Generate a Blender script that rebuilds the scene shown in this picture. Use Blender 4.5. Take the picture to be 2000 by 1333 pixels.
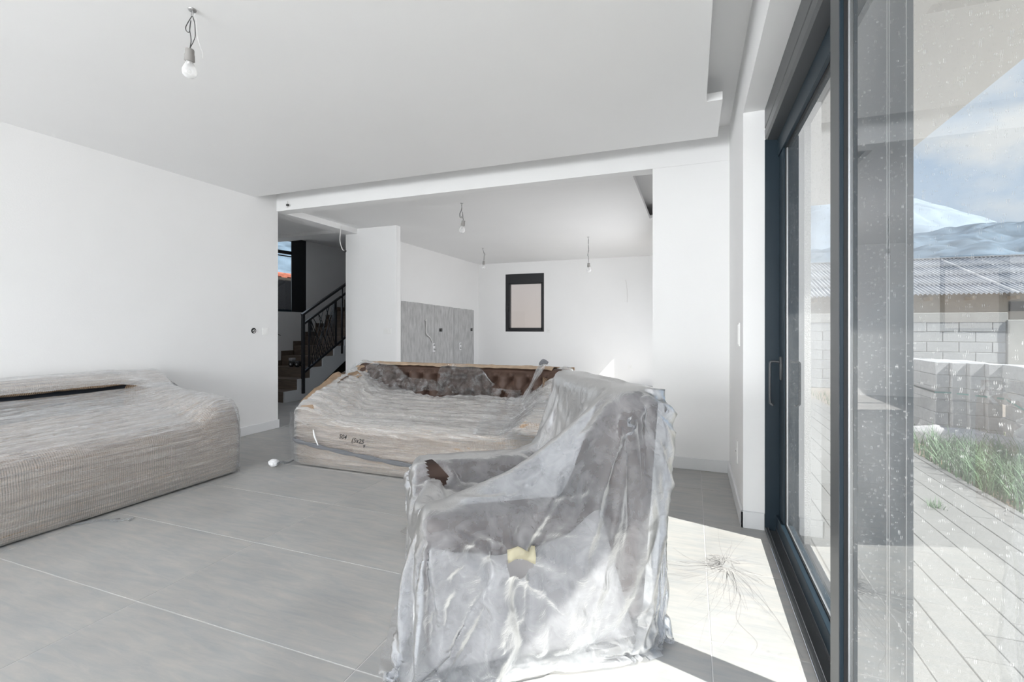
import bpy, bmesh, math, random
import numpy as np
from mathutils import Vector, Matrix, noise as mnoise
random.seed(7)
SC = bpy.context.scene
for _o in list(bpy.data.objects):
    bpy.data.objects.remove(_o, do_unlink=True)
COL = SC.collection
PI = math.pi

# ------------------------------------------------------------ camera, sky, sun, lamps, exposure
cam_d = bpy.data.cameras.new('camera'); cam = bpy.data.objects.new('camera', cam_d); COL.objects.link(cam)
TH = math.atan(352.0 / 928.0)
cam.location = (0, 0, 1.2); cam.rotation_euler = (PI / 2, 0, TH)
cam_d.sensor_width = 36.0; cam_d.lens = 36.0 * 928.0 / 2000.0; cam_d.shift_y = -0.014
cam_d.clip_start = 0.02; cam_d.clip_end = 9000
SC.camera = cam

world = bpy.data.worlds.new('sky'); SC.world = world; world.use_nodes = True
def build_world():
    nt = world.node_tree; nt.nodes.clear(); N = nt.nodes.new; L = nt.links.new
    out = N('ShaderNodeOutputWorld'); bg = N('ShaderNodeBackground'); bg.inputs['Strength'].default_value = 1.0
    tc = N('ShaderNodeTexCoord'); sep = N('ShaderNodeSeparateXYZ'); L(tc.outputs['Generated'], sep.inputs[0])
    ramp = N('ShaderNodeValToRGB'); L(sep.outputs['Z'], ramp.inputs[0])
    e = ramp.color_ramp.elements
    e[0].position = 0.0; e[0].color = (0.64, 0.77, 0.92, 1)
    e[1].position = 1.0; e[1].color = (0.16, 0.34, 0.72, 1)
    x = e.new(0.30); x.color = (0.47, 0.64, 0.87, 1)
    x = e.new(0.55); x.color = (0.30, 0.50, 0.82, 1)
    mp = N('ShaderNodeMapping'); mp.inputs['Scale'].default_value = (1.0, 1.0, 2.4); mp.inputs['Location'].default_value = (0.35, 0.1, 0.28)
    L(tc.outputs['Generated'], mp.inputs[0])
    no = N('ShaderNodeTexNoise'); no.inputs['Scale'].default_value = 2.3; no.inputs['Detail'].default_value = 7; no.inputs['Roughness'].default_value = 0.55
    L(mp.outputs[0], no.inputs['Vector'])
    cr = N('ShaderNodeValToRGB'); cr.color_ramp.elements[0].position = 0.52; cr.color_ramp.elements[1].position = 0.66
    dt = N('ShaderNodeVectorMath'); dt.operation = 'DOT_PRODUCT'; L(tc.outputs['Generated'], dt.inputs[0]); dt.inputs[1].default_value = (0.383, 0.8735, 0.2985)
    lb = N('ShaderNodeMapRange'); lb.inputs['From Min'].default_value = 0.9945; lb.inputs['From Max'].default_value = 0.9996; lb.inputs['To Min'].default_value = 0.0; lb.inputs['To Max'].default_value = 0.17; L(dt.outputs['Value'], lb.inputs[0])
    sm = N('ShaderNodeMath'); sm.operation = 'ADD'; L(no.outputs['Fac'], sm.inputs[0]); L(lb.outputs[0], sm.inputs[1])
    L(sm.outputs[0], cr.inputs[0])
    mx = N('ShaderNodeMixRGB'); L(cr.outputs[0], mx.inputs['Fac']); L(ramp.outputs[0], mx.inputs['Color1']); mx.inputs['Color2'].default_value = (0.93, 0.95, 0.97, 1)
    L(mx.outputs[0], bg.inputs['Color']); L(bg.outputs[0], out.inputs[0])
build_world()
world.node_tree.nodes['Background'].inputs['Strength'].default_value = 0.88

SUN_AZ = (0.956, -0.293); SUN_EL = math.radians(47.5)
sd = bpy.data.lights.new('sun', 'SUN'); sun = bpy.data.objects.new('sun', sd); COL.objects.link(sun)
tosun = Vector((SUN_AZ[0] * math.cos(SUN_EL), SUN_AZ[1] * math.cos(SUN_EL), math.sin(SUN_EL)))
sun.rotation_euler = tosun.to_track_quat('Z', 'Y').to_euler(); sun.location = (8, -3, 9)
sd.energy = 10.4; sd.angle = math.radians(0.53); sd.color = (1.0, 0.97, 0.92)

def area_light(name, loc, aim, sx, sy, power, col=(1, 1, 1)):
    ld = bpy.data.lights.new(name, 'AREA'); ld.shape = 'RECTANGLE'; ld.size = sx; ld.size_y = sy; ld.energy = power; ld.color = col
    o = bpy.data.objects.new(name, ld); COL.objects.link(o); o.location = loc
    o.rotation_euler = (Vector(aim) - Vector(loc)).to_track_quat('-Z', 'Y').to_euler()
    return o
# area fill lamps added to brighten the rooms; only the stair one has a window
area_light('rear_fill', (-2.5, -4.45, 1.25), (-2.7, -1.6, -0.75), 4.0, 2.2, 545, (0.95, 0.98, 1.0))
area_light('kitchen_fill', (0.20, 6.9, 1.15), (-4, 6.3, -0.9), 2.8, 1.7, 88, (0.97, 0.98, 1.0))
area_light('stair_window_daylight', (-6.9, 6.1, 2.3), (-4.8, 6.6, 1.2), 1.4, 1.5, 6, (0.90, 0.95, 1.0))
SC.view_settings.view_transform = 'Standard'; SC.view_settings.look = 'None'
SC.view_settings.exposure = 0.08; SC.view_settings.gamma = 1.0; SC.view_settings.use_curve_mapping = False
SC.cycles.max_bounces = 12; SC.cycles.diffuse_bounces = 7; SC.cycles.transparent_max_bounces = 24
SC.cycles.sample_clamp_indirect = 8.0

# ------------------------------------------------------------ helpers
def tag(o, label=None, cat=None, group=None, kind=None):
    if label: o['label'] = label
    if cat: o['category'] = cat
    if group: o['group'] = group
    if kind: o['kind'] = kind
    return o
def obj(name, bm, mat=None, parent=None, smooth=False, loc=None):
    if isinstance(bm, bpy.types.Mesh): me = bm
    else:
        me = bpy.data.meshes.new(name); bm.normal_update(); bm.to_mesh(me); bm.free()
    o = bpy.data.objects.new(name, me); COL.objects.link(o)
    if mat: 
        me.materials.clear(); me.materials.append(mat)
    if smooth:
        for p in me.polygons: p.use_smooth = True
    if parent: o.parent = parent
    if loc: o.location = loc
    return o
def empty(name, loc, label=None, cat=None, group=None, rz=0, kind=None):
    o = bpy.data.objects.new(name, None); COL.objects.link(o); o.location = loc; o.rotation_euler = (0, 0, rz)
    o.empty_display_size = 0.1
    return tag(o, label, cat, group, kind)
def box(bm, x0, x1, y0, y1, z0, z1, bev=0.0, seg=1):
    vs = [bm.verts.new(p) for p in [(x0,y0,z0),(x1,y0,z0),(x1,y1,z0),(x0,y1,z0),(x0,y0,z1),(x1,y0,z1),(x1,y1,z1),(x0,y1,z1)]]
    fs = [bm.faces.new([vs[i] for i in f]) for f in [(3,2,1,0),(4,5,6,7),(0,1,5,4),(1,2,6,5),(2,3,7,6),(3,0,4,7)]]
    if bev > 0:
        es = list({e for f in fs for e in f.edges})
        bmesh.ops.bevel(bm, geom=es, offset=bev, segments=seg, affect='EDGES', profile=0.6)
    return bm
def bx(x0, x1, y0, y1, z0, z1, bev=0.0, seg=1):
    return box(bmesh.new(), x0, x1, y0, y1, z0, z1, bev, seg)
def bar(bm, a, b, w, h=None):
    """rectangular bar from a to b"""
    h = h or w; a = Vector(a); b = Vector(b); d = (b - a).normalized()
    up = Vector((0, 0, 1)) if abs(d.z) < 0.95 else Vector((1, 0, 0))
    s = d.cross(up).normalized(); u = s.cross(d).normalized()
    vs = []
    for p in (a, b):
        for i, j in ((-1,-1),(1,-1),(1,1),(-1,1)):
            vs.append(bm.verts.new(p + s * (i * w / 2) + u * (j * h / 2)))
    for f in [(0,1,2,3),(7,6,5,4),(0,4,5,1),(1,5,6,2),(2,6,7,3),(3,7,4,0)]:
        bm.faces.new([vs[k] for k in f])
    return bm
def smooth_path(pts, n=6):
    pts = [Vector(p) for p in pts]; out = []
    for i in range(len(pts) - 1):
        p0 = pts[max(i-1,0)]; p1 = pts[i]; p2 = pts[i+1]; p3 = pts[min(i+2,len(pts)-1)]
        for k in range(n):
            t = k / n
            out.append(0.5 * ((2*p1) + (p2-p0)*t + (2*p0-5*p1+4*p2-p3)*t*t + (-p0+3*p1-3*p2+p3)*t**3))
    out.append(pts[-1]); return out
def tube(bm, pts, r, n=8, smooth=0):
    if smooth: pts = smooth_path(pts, smooth)
    pts = [Vector(p) for p in pts]; rings = []; prev = None
    for i, p in enumerate(pts):
        d = (pts[min(i+1,len(pts)-1)] - pts[max(i-1,0)])
        if d.length < 1e-9: d = Vector((0,0,1))
        d.normalize()
        if prev is None:
            ref = Vector((0,0,1)) if abs(d.z) < 0.9 else Vector((1,0,0)); s = d.cross(ref).normalized()
        else:
            s = prev - d * prev.dot(d)
            s = s.normalized() if s.length > 1e-6 else d.orthogonal().normalized()
        prev = s; u = d.cross(s)
        rr = r
        if isinstance(r, (list, tuple)):
            q = i/max(1, len(pts)-1)*(len(r)-1); k0 = int(min(q, len(r)-1.001)); rr = r[k0]+(r[min(k0+1, len(r)-1)]-r[k0])*(q-k0)
        rings.append([bm.verts.new(p + (s*math.cos(2*PI*k/n) + u*math.sin(2*PI*k/n))*rr) for k in range(n)])
    for a, b in zip(rings, rings[1:]):
        for k in range(n): bm.faces.new((a[k], a[(k+1)%n], b[(k+1)%n], b[k]))
    bm.faces.new(rings[0][::-1]); bm.faces.new(rings[-1])
    return bm
def lathe(bm, prof, n=24, c=(0,0,0), M=None):
    rings = []
    for r, z in prof:
        ring = []
        for k in range(n):
            p = Vector((r*math.cos(2*PI*k/n), r*math.sin(2*PI*k/n), z))
            if M is not None: p = M @ p
            ring.append(bm.verts.new(p + Vector(c)))
        rings.append(ring)
    for a, b in zip(rings, rings[1:]):
        for k in range(n): bm.faces.new((a[k], a[(k+1)%n], b[(k+1)%n], b[k]))
    bm.faces.new(rings[0][::-1]); bm.faces.new(rings[-1])
    return bm
def sheet(P, nu, nv, bm=None, closed_u=False, skip=None):
    """grid surface from P(u,v)"""
    bm = bm or bmesh.new()
    V = [[bm.verts.new(P(i/nu, j/nv)) for i in range(nu+1)] for j in range(nv+1)]
    for j in range(nv):
        for i in range(nu):
            if skip and skip((i+.5)/nu, (j+.5)/nv): continue
            bm.faces.new((V[j][i], V[j][i+1], V[j+1][i+1], V[j+1][i]))
    return bm
def fbm(x, y, z=0.0, o=4):
    return mnoise.fractal(Vector((x, y, z)), 1.0, 2.0, o)
def sst(a, b, x):
    t = min(1.0, max(0.0, (x-a)/(b-a))); return t*t*(3-2*t)
def interp(tab, x):
    if x <= tab[0][0]: return tab[0][1]
    for (x0,y0),(x1,y1) in zip(tab, tab[1:]):
        if x <= x1: return y0 + (y1-y0)*(x-x0)/(x1-x0)
    return tab[-1][1]

# ------------------------------------------------------------ materials
def mat(name, col, rough=0.6, metal=0.0, var=0.0, vscale=8.0, bump=0.0, bscale=60.0, spec=0.5, stretch=(1,1,1), objrand=0.0, sub=0.0, dist=0.01):
    m = bpy.data.materials.new(name); m.use_nodes = True; nt = m.node_tree; N = nt.nodes.new; L = nt.links.new
    b = nt.nodes['Principled BSDF']
    b.inputs['Base Color'].default_value = (*col, 1); b.inputs['Roughness'].default_value = rough; b.inputs['Metallic'].default_value = metal
    b.inputs['Specular IOR Level'].default_value = spec
    tc = N('ShaderNodeTexCoord'); mp = N('ShaderNodeMapping'); mp.inputs['Scale'].default_value = stretch
    geo = N('ShaderNodeNewGeometry'); L(geo.outputs['Position'], mp.inputs[0])
    last = None
    if var > 0 or objrand > 0:
        mix = N('ShaderNodeMixRGB'); mix.blend_type = 'MULTIPLY'; mix.inputs['Fac'].default_value = 1; mix.inputs['Color1'].default_value = (*col, 1)
        if var > 0:
            no = N('ShaderNodeTexNoise'); no.inputs['Scale'].default_value = vscale; no.inputs['Detail'].default_value = 6; L(mp.outputs[0], no.inputs['Vector'])
            mr = N('ShaderNodeMapRange'); mr.inputs['From Min'].default_value = 0.25; mr.inputs['From Max'].default_value = 0.75
            mr.inputs['To Min'].default_value = 1-var; mr.inputs['To Max'].default_value = 1+var; L(no.outputs['Fac'], mr.inputs[0]); src = mr.outputs[0]
        else: src = None
        if objrand > 0:
            oi = N('ShaderNodeObjectInfo'); m2 = N('ShaderNodeMapRange'); m2.inputs['To Min'].default_value = 1-objrand; m2.inputs['To Max'].default_value = 1+objrand
            L(oi.outputs['Random'], m2.inputs[0])
            if src is not None:
                mu = N('ShaderNodeMath'); mu.operation = 'MULTIPLY'; L(src, mu.inputs[0]); L(m2.outputs[0], mu.inputs[1]); src = mu.outputs[0]
            else: src = m2.outputs[0]
        L(src, mix.inputs['Color2']); L(mix.outputs[0], b.inputs['Base Color'])
    if bump > 0:
        n2 = N('ShaderNodeTexNoise'); n2.inputs['Scale'].default_value = bscale; n2.inputs['Detail'].default_value = 5; L(mp.outputs[0], n2.inputs['Vector'])
        bp = N('ShaderNodeBump'); bp.inputs['Strength'].default_value = bump; bp.inputs['Distance'].default_value = dist
        L(n2.outputs['Fac'], bp.inputs['Height']); L(bp.outputs[0], b.inputs['Normal'])
    return m
M = {}
M['wall'] = mat('white_wall_paint', (0.83, 0.83, 0.83), 0.75, var=0.012, vscale=2.0, bump=0.06, bscale=90, spec=0.3)
M['ceil'] = mat('white_ceiling_paint', (0.86, 0.86, 0.86), 0.8, var=0.01, vscale=1.5, spec=0.2)
M['grout'] = mat('pale_grout', (0.58, 0.57, 0.56), 0.9)
M['base'] = mat('white_baseboard', (0.74, 0.75, 0.76), 0.35, var=0.02, vscale=6)
M['dark'] = mat('anthracite_metal', (0.013, 0.026, 0.038), 0.45, spec=0.30, var=0.06, vscale=3)
M['dark_in'] = mat('anthracite_metal_satin', (0.060, 0.064, 0.068), 0.36, spec=0.5, var=0.05, vscale=3)
M['black'] = mat('black_gasket', (0.008, 0.008, 0.009), 0.6)
M['spacer'] = mat('aluminium_spacer', (0.55, 0.56, 0.58), 0.35, metal=0.8)
M['plaster'] = mat('rough_render', (0.55, 0.54, 0.53), 0.95, var=0.25, vscale=120, bump=0.8, bscale=160, dist=0.02)
M['soffit'] = mat('soffit_paint', (0.78, 0.77, 0.76), 0.85)
M['concrete_block'] = mat('concrete_block', (0.40, 0.41, 0.415), 0.95, var=0.10, vscale=30, bump=0.5, bscale=120, objrand=0.06)
M['pallet_block'] = mat('light_concrete_block', (0.36, 0.36, 0.37), 0.95, var=0.12, vscale=25, bump=0.5, bscale=150, objrand=0.10)
M['render_cream'] = mat('cream_render', (0.42, 0.375, 0.31), 0.9, var=0.06, vscale=5)
M['pale_render'] = mat('pale_render', (0.37, 0.365, 0.345), 0.9, var=0.08, vscale=6)
M['paver'] = mat('speckled_concrete_paver', (0.20, 0.20, 0.196), 0.9, var=0.22, vscale=190, bump=0.4, bscale=200, objrand=0.05)
M['joint'] = mat('sandy_joint', (0.20, 0.195, 0.185), 1.0, var=0.2, vscale=60)
M['straw_soil'] = mat('dry_straw_soil', (0.235, 0.205, 0.175), 1.0, var=0.35, vscale=25, bump=0.8, bscale=40)
M['straw'] = mat('dry_straw', (0.42, 0.29, 0.16), 0.9, var=0.2, vscale=30)
M['grass'] = mat('green_grass', (0.085, 0.165, 0.075), 0.6, var=0.35, vscale=9)
M['strap'] = mat('teal_strap', (0.10, 0.32, 0.30), 0.5)
M['sack'] = mat('white_sack', (0.42, 0.41, 0.42), 0.7, var=0.12, vscale=14, bump=0.5, bscale=30, dist=0.03)
M['card'] = None
M['brown'] = mat('brown_velvet', (0.072, 0.042, 0.031), 0.6, var=0.15, vscale=14, spec=0.35)
M['brown_chair'] = mat('brown_suede', (0.055, 0.034, 0.027), 0.7, var=0.12, vscale=12, spec=0.3)
M['white_plastic'] = mat('white_switch_plastic', (0.82, 0.82, 0.81), 0.35)
M['copper_grey'] = mat('dark_cable', (0.05, 0.05, 0.05), 0.5)
M['white_cable'] = mat('white_cable', (0.75, 0.74, 0.73), 0.5)
M['grey_socket'] = mat('grey_lamp_socket', (0.28, 0.27, 0.26), 0.55)
M['metal'] = mat('brushed_metal', (0.5, 0.5, 0.5), 0.3, metal=0.9)
M['riser'] = mat('wood_look_stair_tile', (0.15, 0.115, 0.09), 0.55, var=0.28, vscale=7, stretch=(1, 9, 9), objrand=0.08)
M['stringer'] = mat('pale_stair_side', (0.66, 0.68, 0.70), 0.7)
M['rail'] = mat('black_iron', (0.012, 0.013, 0.016), 0.35)
M['red_tile'] = mat('red_clay_tile', (0.40, 0.13, 0.08), 0.8, var=0.15, vscale=10)
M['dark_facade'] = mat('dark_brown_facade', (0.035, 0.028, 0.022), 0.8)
M['pink_render'] = mat('pinkish_render', (0.47, 0.42, 0.40), 0.9)
M['tape'] = mat('cream_paper_tape', (0.78, 0.73, 0.56), 0.7)
M['ink'] = mat('black_marker_ink', (0.02, 0.02, 0.02), 0.7)
M['stain'] = mat('grey_dried_drips', (0.33, 0.32, 0.315), 0.95)
M['foam'] = mat('white_foam', (0.85, 0.85, 0.86), 0.9, bump=0.6, bscale=50)
M['foam_pale'] = mat('pale_lilac_foam', (0.60, 0.575, 0.57), 0.9, var=.08, vscale=6)
M['navy'] = mat('shade_darkened_upholstery', (0.035, 0.042, 0.055), 0.8)  # navy fabric tone, darkened to hold the shade of the sofa recess
M['toy_dark'] = mat('dark_toy_plastic', (0.02, 0.02, 0.022), 0.4)
M['toy_pale'] = mat('pale_toy_plastic', (0.42, 0.42, 0.43), 0.5)
M['timber'] = mat('pale_timber', (0.50, 0.40, 0.28), 0.8, var=0.15, vscale=20)

def mat_tile():
    m = bpy.data.materials.new('grey_beige_floor_tile'); m.use_nodes = True; nt = m.node_tree; N = nt.nodes.new; L = nt.links.new
    b = nt.nodes['Principled BSDF']; b.inputs['Roughness'].default_value = 0.42; b.inputs['Specular IOR Level'].default_value = 0.45
    geo = N('ShaderNodeNewGeometry'); oi = N('ShaderNodeObjectInfo')
    ad = N('ShaderNodeVectorMath'); ad.operation = 'MULTIPLY_ADD'
    cx = N('ShaderNodeCombineXYZ'); L(oi.outputs['Random'], cx.inputs[2]); 
    sc = N('ShaderNodeVectorMath'); sc.operation = 'SCALE'; sc.inputs['Scale'].default_value = 30; L(cx.outputs[0], sc.inputs[0])
    a2 = N('ShaderNodeVectorMath'); a2.operation = 'ADD'; L(geo.outputs['Position'], a2.inputs[0]); L(sc.outputs[0], a2.inputs[1])
    mp = N('ShaderNodeMapping'); mp.inputs['Scale'].default_value = (2.2, 13, 1); mp.inputs['Rotation'].default_value = (0, 0, 0.06); L(a2.outputs[0], mp.inputs[0])
    no = N('ShaderNodeTexNoise'); no.inputs['Scale'].default_value = 2.2; no.inputs['Detail'].default_value = 9; no.inputs['Roughness'].default_value = 0.65; no.inputs['Distortion'].default_value = 0.5; L(mp.outputs[0], no.inputs['Vector'])
    r = N('ShaderNodeValToRGB'); r.color_ramp.elements[0].position = 0.32; r.color_ramp.elements[0].color = (0.330, 0.338, 0.342, 1); r.color_ramp.elements[1].position = 0.72; r.color_ramp.elements[1].color = (0.435, 0.415, 0.390, 1)
    L(no.outputs['Fac'], r.inputs[0])
    n2 = N('ShaderNodeTexNoise'); n2.inputs['Scale'].default_value = 3.0; n2.inputs['Detail'].default_value = 3; L(a2.outputs[0], n2.inputs['Vector'])
    mr = N('ShaderNodeMapRange'); mr.inputs['From Min'].default_value = .3; mr.inputs['From Max'].default_value = .7; mr.inputs['To Min'].default_value = .93; mr.inputs['To Max'].default_value = 1.06; L(n2.outputs['Fac'], mr.inputs[0])
    mx = N('ShaderNodeMixRGB'); mx.blend_type = 'MULTIPLY'; mx.inputs['Fac'].default_value = 1; L(r.outputs[0], mx.inputs['Color1']); L(mr.outputs[0], mx.inputs['Color2']); L(mx.outputs[0], b.inputs['Base Color'])
    return m
M['tile'] = mat_tile()

def mat_glass(name, dirt=0.05, streak=True, tint=(0.97, 0.985, 0.98)):
    m = bpy.data.materials.new(name); m.use_nodes = True; nt = m.node_tree; nt.nodes.clear(); N = nt.nodes.new; L = nt.links.new
    out = N('ShaderNodeOutputMaterial'); tr = N('ShaderNodeBsdfTransparent'); tr.inputs[0].default_value = (*tint, 1)
    gl = N('ShaderNodeBsdfGlossy'); gl.inputs['Roughness'].default_value = 0.0; gl.inputs['Color'].default_value = (1, 1, 1, 1)
    fr = N('ShaderNodeFresnel'); fr.inputs['IOR'].default_value = 1.45
    geo = N('ShaderNodeNewGeometry')
    inv = N('ShaderNodeMath'); inv.operation = 'SUBTRACT'; inv.inputs[0].default_value = 1.0; L(geo.outputs['Backfacing'], inv.inputs[1])
    dbl = N('ShaderNodeMath'); dbl.operation = 'MULTIPLY'; dbl.use_clamp = True; dbl.inputs[1].default_value = 1.55; L(fr.outputs[0], dbl.inputs[0])
    mu = N('ShaderNodeMath'); mu.operation = 'MULTIPLY'; L(dbl.outputs[0], mu.inputs[0]); L(inv.outputs[0], mu.inputs[1])
    mx = N('ShaderNodeMixShader'); L(mu.outputs[0], mx.inputs[0]); L(tr.outputs[0], mx.inputs[1]); L(gl.outputs[0], mx.inputs[2])
    df = N('ShaderNodeBsdfDiffuse'); df.inputs[0].default_value = (0.8, 0.8, 0.8, 1)
    tl = N('ShaderNodeBsdfTranslucent'); tl.inputs[0].default_value = (0.8, 0.8, 0.8, 1)
    d2 = N('ShaderNodeMixShader'); d2.inputs[0].default_value = 0.5; L(df.outputs[0], d2.inputs[1]); L(tl.outputs[0], d2.inputs[2])
    # dried drops and dust
    mp = N('ShaderNodeMapping'); mp.inputs['Scale'].default_value = (1, 230, 95); L(geo.outputs['Position'], mp.inputs[0])
    vo = N('ShaderNodeTexNoise'); vo.inputs['Scale'].default_value = 1.0; vo.inputs['Detail'].default_value = 2; L(mp.outputs[0], vo.inputs['Vector'])
    r = N('ShaderNodeMapRange'); r.inputs['From Min'].default_value = 0.66; r.inputs['From Max'].default_value = 0.75; r.inputs['To Min'].default_value = 0; r.inputs['To Max'].default_value = 0.5; L(vo.outputs['Fac'], r.inputs[0])
    n2 = N('ShaderNodeTexNoise'); n2.inputs['Scale'].default_value = 3.0; n2.inputs['Detail'].default_value = 6; L(geo.outputs['Position'], n2.inputs['Vector'])
    r2 = N('ShaderNodeMapRange'); r2.inputs['From Min'].default_value = 0.3; r2.inputs['From Max'].default_value = 0.8; r2.inputs['To Min'].default_value = dirt*0.4; r2.inputs['To Max'].default_value = dirt*1.8; L(n2.outputs['Fac'], r2.inputs[0])
    a = N('ShaderNodeMath'); a.operation = 'ADD'; a.use_clamp = True; L(r2.outputs[0], a.inputs[0])
    if streak: L(r.outputs[0], a.inputs[1])
    else: a.inputs[1].default_value = 0
    m3 = N('ShaderNodeMixShader'); L(a.outputs[0], m3.inputs[0]); L(mx.outputs[0], m3.inputs[1]); L(d2.outputs[0], m3.inputs[2])
    L(m3.outputs[0], out.inputs[0]); return m
M['glass'] = mat_glass('dusty_window_glass', 0.05)
M['glass_clean'] = mat_glass('window_glass', 0.01, False)

def mat_bulb():
    m = bpy.data.materials.new('clear_bulb_glass'); m.use_nodes = True; nt = m.node_tree; nt.nodes.clear(); N = nt.nodes.new; L = nt.links.new
    out = N('ShaderNodeOutputMaterial'); tr = N('ShaderNodeBsdfTransparent'); tr.inputs[0].default_value = (0.97, 0.97, 0.97, 1)
    gl = N('ShaderNodeBsdfPrincipled'); gl.inputs['Base Color'].default_value = (0.95, 0.95, 0.95, 1); gl.inputs['Roughness'].default_value = 0.08
    lw = N('ShaderNodeLayerWeight'); lw.inputs[0].default_value = 0.35
    mr = N('ShaderNodeMapRange'); mr.inputs['To Min'].default_value = 0.25; mr.inputs['To Max'].default_value = 0.8; L(lw.outputs['Facing'], mr.inputs[0])
    mx = N('ShaderNodeMixShader'); L(mr.outputs[0], mx.inputs[0]); L(tr.outputs[0], mx.inputs[1]); L(gl.outputs[0], mx.inputs[2]); L(mx.outputs[0], out.inputs[0]); return m
M['bulb'] = mat_bulb()

def mat_card(name, axis):
    """corrugated cardboard, ribs across the given axis"""
    m = bpy.data.materials.new(name); m.use_nodes = True; nt = m.node_tree; N = nt.nodes.new; L = nt.links.new
    b = nt.nodes['Principled BSDF']; b.inputs['Roughness'].default_value = 0.85; b.inputs['Specular IOR Level'].default_value = 0.2
    geo = N('ShaderNodeNewGeometry')
    w = N('ShaderNodeTexWave'); w.wave_type = 'BANDS'; w.bands_direction = axis; w.inputs['Scale'].default_value = 27; w.inputs['Distortion'].default_value = 0.6; w.inputs['Detail'].default_value = 1; w.inputs['Detail Scale'].default_value = 0.4
    L(geo.outputs['Position'], w.inputs['Vector'])
    r = N('ShaderNodeValToRGB'); r.color_ramp.elements[0].color = (0.16, 0.108, 0.072, 1); r.color_ramp.elements[1].color = (0.54, 0.40, 0.285, 1); r.color_ramp.elements[0].position = 0.15; r.color_ramp.elements[1].position = 0.65
    L(w.outputs['Fac'], r.inputs[0])
    n = N('ShaderNodeTexNoise'); n.inputs['Scale'].default_value = 5; n.inputs['Detail'].default_value = 5; L(geo.outputs['Position'], n.inputs['Vector'])
    flat = N('ShaderNodeMixRGB'); flat.inputs['Color2'].default_value = (0.37, 0.265, 0.185, 1); L(r.outputs[0], flat.inputs['Color1'])
    mr = N('ShaderNodeMapRange'); mr.inputs['From Min'].default_value = .40; mr.inputs['From Max'].default_value = .60; mr.inputs['To Min'].default_value = 0.0; mr.inputs['To Max'].default_value = 0.55; L(n.outputs['Fac'], mr.inputs[0]); L(mr.outputs[0], flat.inputs['Fac'])
    n2 = N('ShaderNodeTexNoise'); n2.inputs['Scale'].default_value = 2.2; n2.inputs['Detail'].default_value = 3; L(geo.outputs['Position'], n2.inputs['Vector'])
    m2 = N('ShaderNodeMapRange'); m2.inputs['To Min'].default_value = .72; m2.inputs['To Max'].default_value = 1.25; L(n2.outputs['Fac'], m2.inputs[0])
    mx = N('ShaderNodeMixRGB'); mx.blend_type = 'MULTIPLY'; mx.inputs['Fac'].default_value = 1; L(flat.outputs[0], mx.inputs['Color1']); L(m2.outputs[0], mx.inputs['Color2']); L(mx.outputs[0], b.inputs['Base Color'])
    bp = N('ShaderNodeBump'); bp.inputs['Strength'].default_value = 0.5; bp.inputs['Distance'].default_value = 0.004; L(w.outputs['Fac'], bp.inputs['Height']); L(bp.outputs[0], b.inputs['Normal'])
    return m
M['card_x'] = mat_card('corrugated_cardboard_x', 'X'); M['card_y'] = mat_card('corrugated_cardboard_y', 'Y')
M['card_edge'] = mat('plain_cardboard', (0.50, 0.37, 0.26), 0.9, var=0.2, vscale=20)

def mat_film(name, scale, lo=0.06, hi=0.75, p0=0.42, p1=0.66, col=(0.80, 0.82, 0.86), rough=0.22):
    """clear stretch film: milky streaks drawn along its wrapping direction, glossy all over"""
    m = bpy.data.materials.new(name); m.use_nodes = True; nt = m.node_tree; nt.nodes.clear(); N = nt.nodes.new; L = nt.links.new
    out = N('ShaderNodeOutputMaterial'); tr = N('ShaderNodeBsdfTransparent'); tr.inputs[0].default_value = (0.96, 0.97, 0.98, 1)
    geo = N('ShaderNodeNewGeometry'); mp = N('ShaderNodeMapping'); mp.inputs['Scale'].default_value = scale; L(geo.outputs['Position'], mp.inputs[0])
    no = N('ShaderNodeTexNoise'); no.inputs['Scale'].default_value = 1.0; no.inputs['Detail'].default_value = 8; no.inputs['Roughness'].default_value = 0.7; no.inputs['Distortion'].default_value = 1.2; L(mp.outputs[0], no.inputs['Vector'])
    mr = N('ShaderNodeMapRange'); mr.inputs['From Min'].default_value = p0; mr.inputs['From Max'].default_value = p1; mr.inputs['To Min'].default_value = lo; mr.inputs['To Max'].default_value = hi; L(no.outputs['Fac'], mr.inputs[0])
    pb = N('ShaderNodeBsdfPrincipled'); pb.inputs['Base Color'].default_value = (*col, 1); pb.inputs['Roughness'].default_value = rough; pb.inputs['Specular IOR Level'].default_value = 0.9
    tl = N('ShaderNodeBsdfTranslucent'); tl.inputs[0].default_value = (*col, 1)
    pm = N('ShaderNodeMixShader'); pm.inputs[0].default_value = 0.3; L(pb.outputs[0], pm.inputs[1]); L(tl.outputs[0], pm.inputs[2])
    bp = N('ShaderNodeBump'); bp.inputs['Strength'].default_value = 0.9; bp.inputs['Distance'].default_value = 0.02; L(no.outputs['Fac'], bp.inputs['Height']); L(bp.outputs[0], pb.inputs['Normal'])
    gl = N('ShaderNodeBsdfGlossy'); gl.inputs['Roughness'].default_value = 0.12; gl.inputs['Color'].default_value = (1, 1, 1, 1); L(bp.outputs[0], gl.inputs['Normal'])
    fr = N('ShaderNodeFresnel'); fr.inputs['IOR'].default_value = 1.5; L(bp.outputs[0], fr.inputs['Normal'])
    m1 = N('ShaderNodeMixShader'); L(fr.outputs[0], m1.inputs[0]); L(tr.outputs[0], m1.inputs[1]); L(gl.outputs[0], m1.inputs[2])
    m2 = N('ShaderNodeMixShader'); L(mr.outputs[0], m2.inputs[0]); L(m1.outputs[0], m2.inputs[1]); L(pm.outputs[0], m2.inputs[2])
    L(m2.outputs[0], out.inputs[0]); return m
M['film_y'] = mat_film('stretch_film_drawn_along_y', (26, 1.5, 34), lo=.05, hi=.55, p0=.46, p1=.72, col=(.74, .76, .81))
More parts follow.
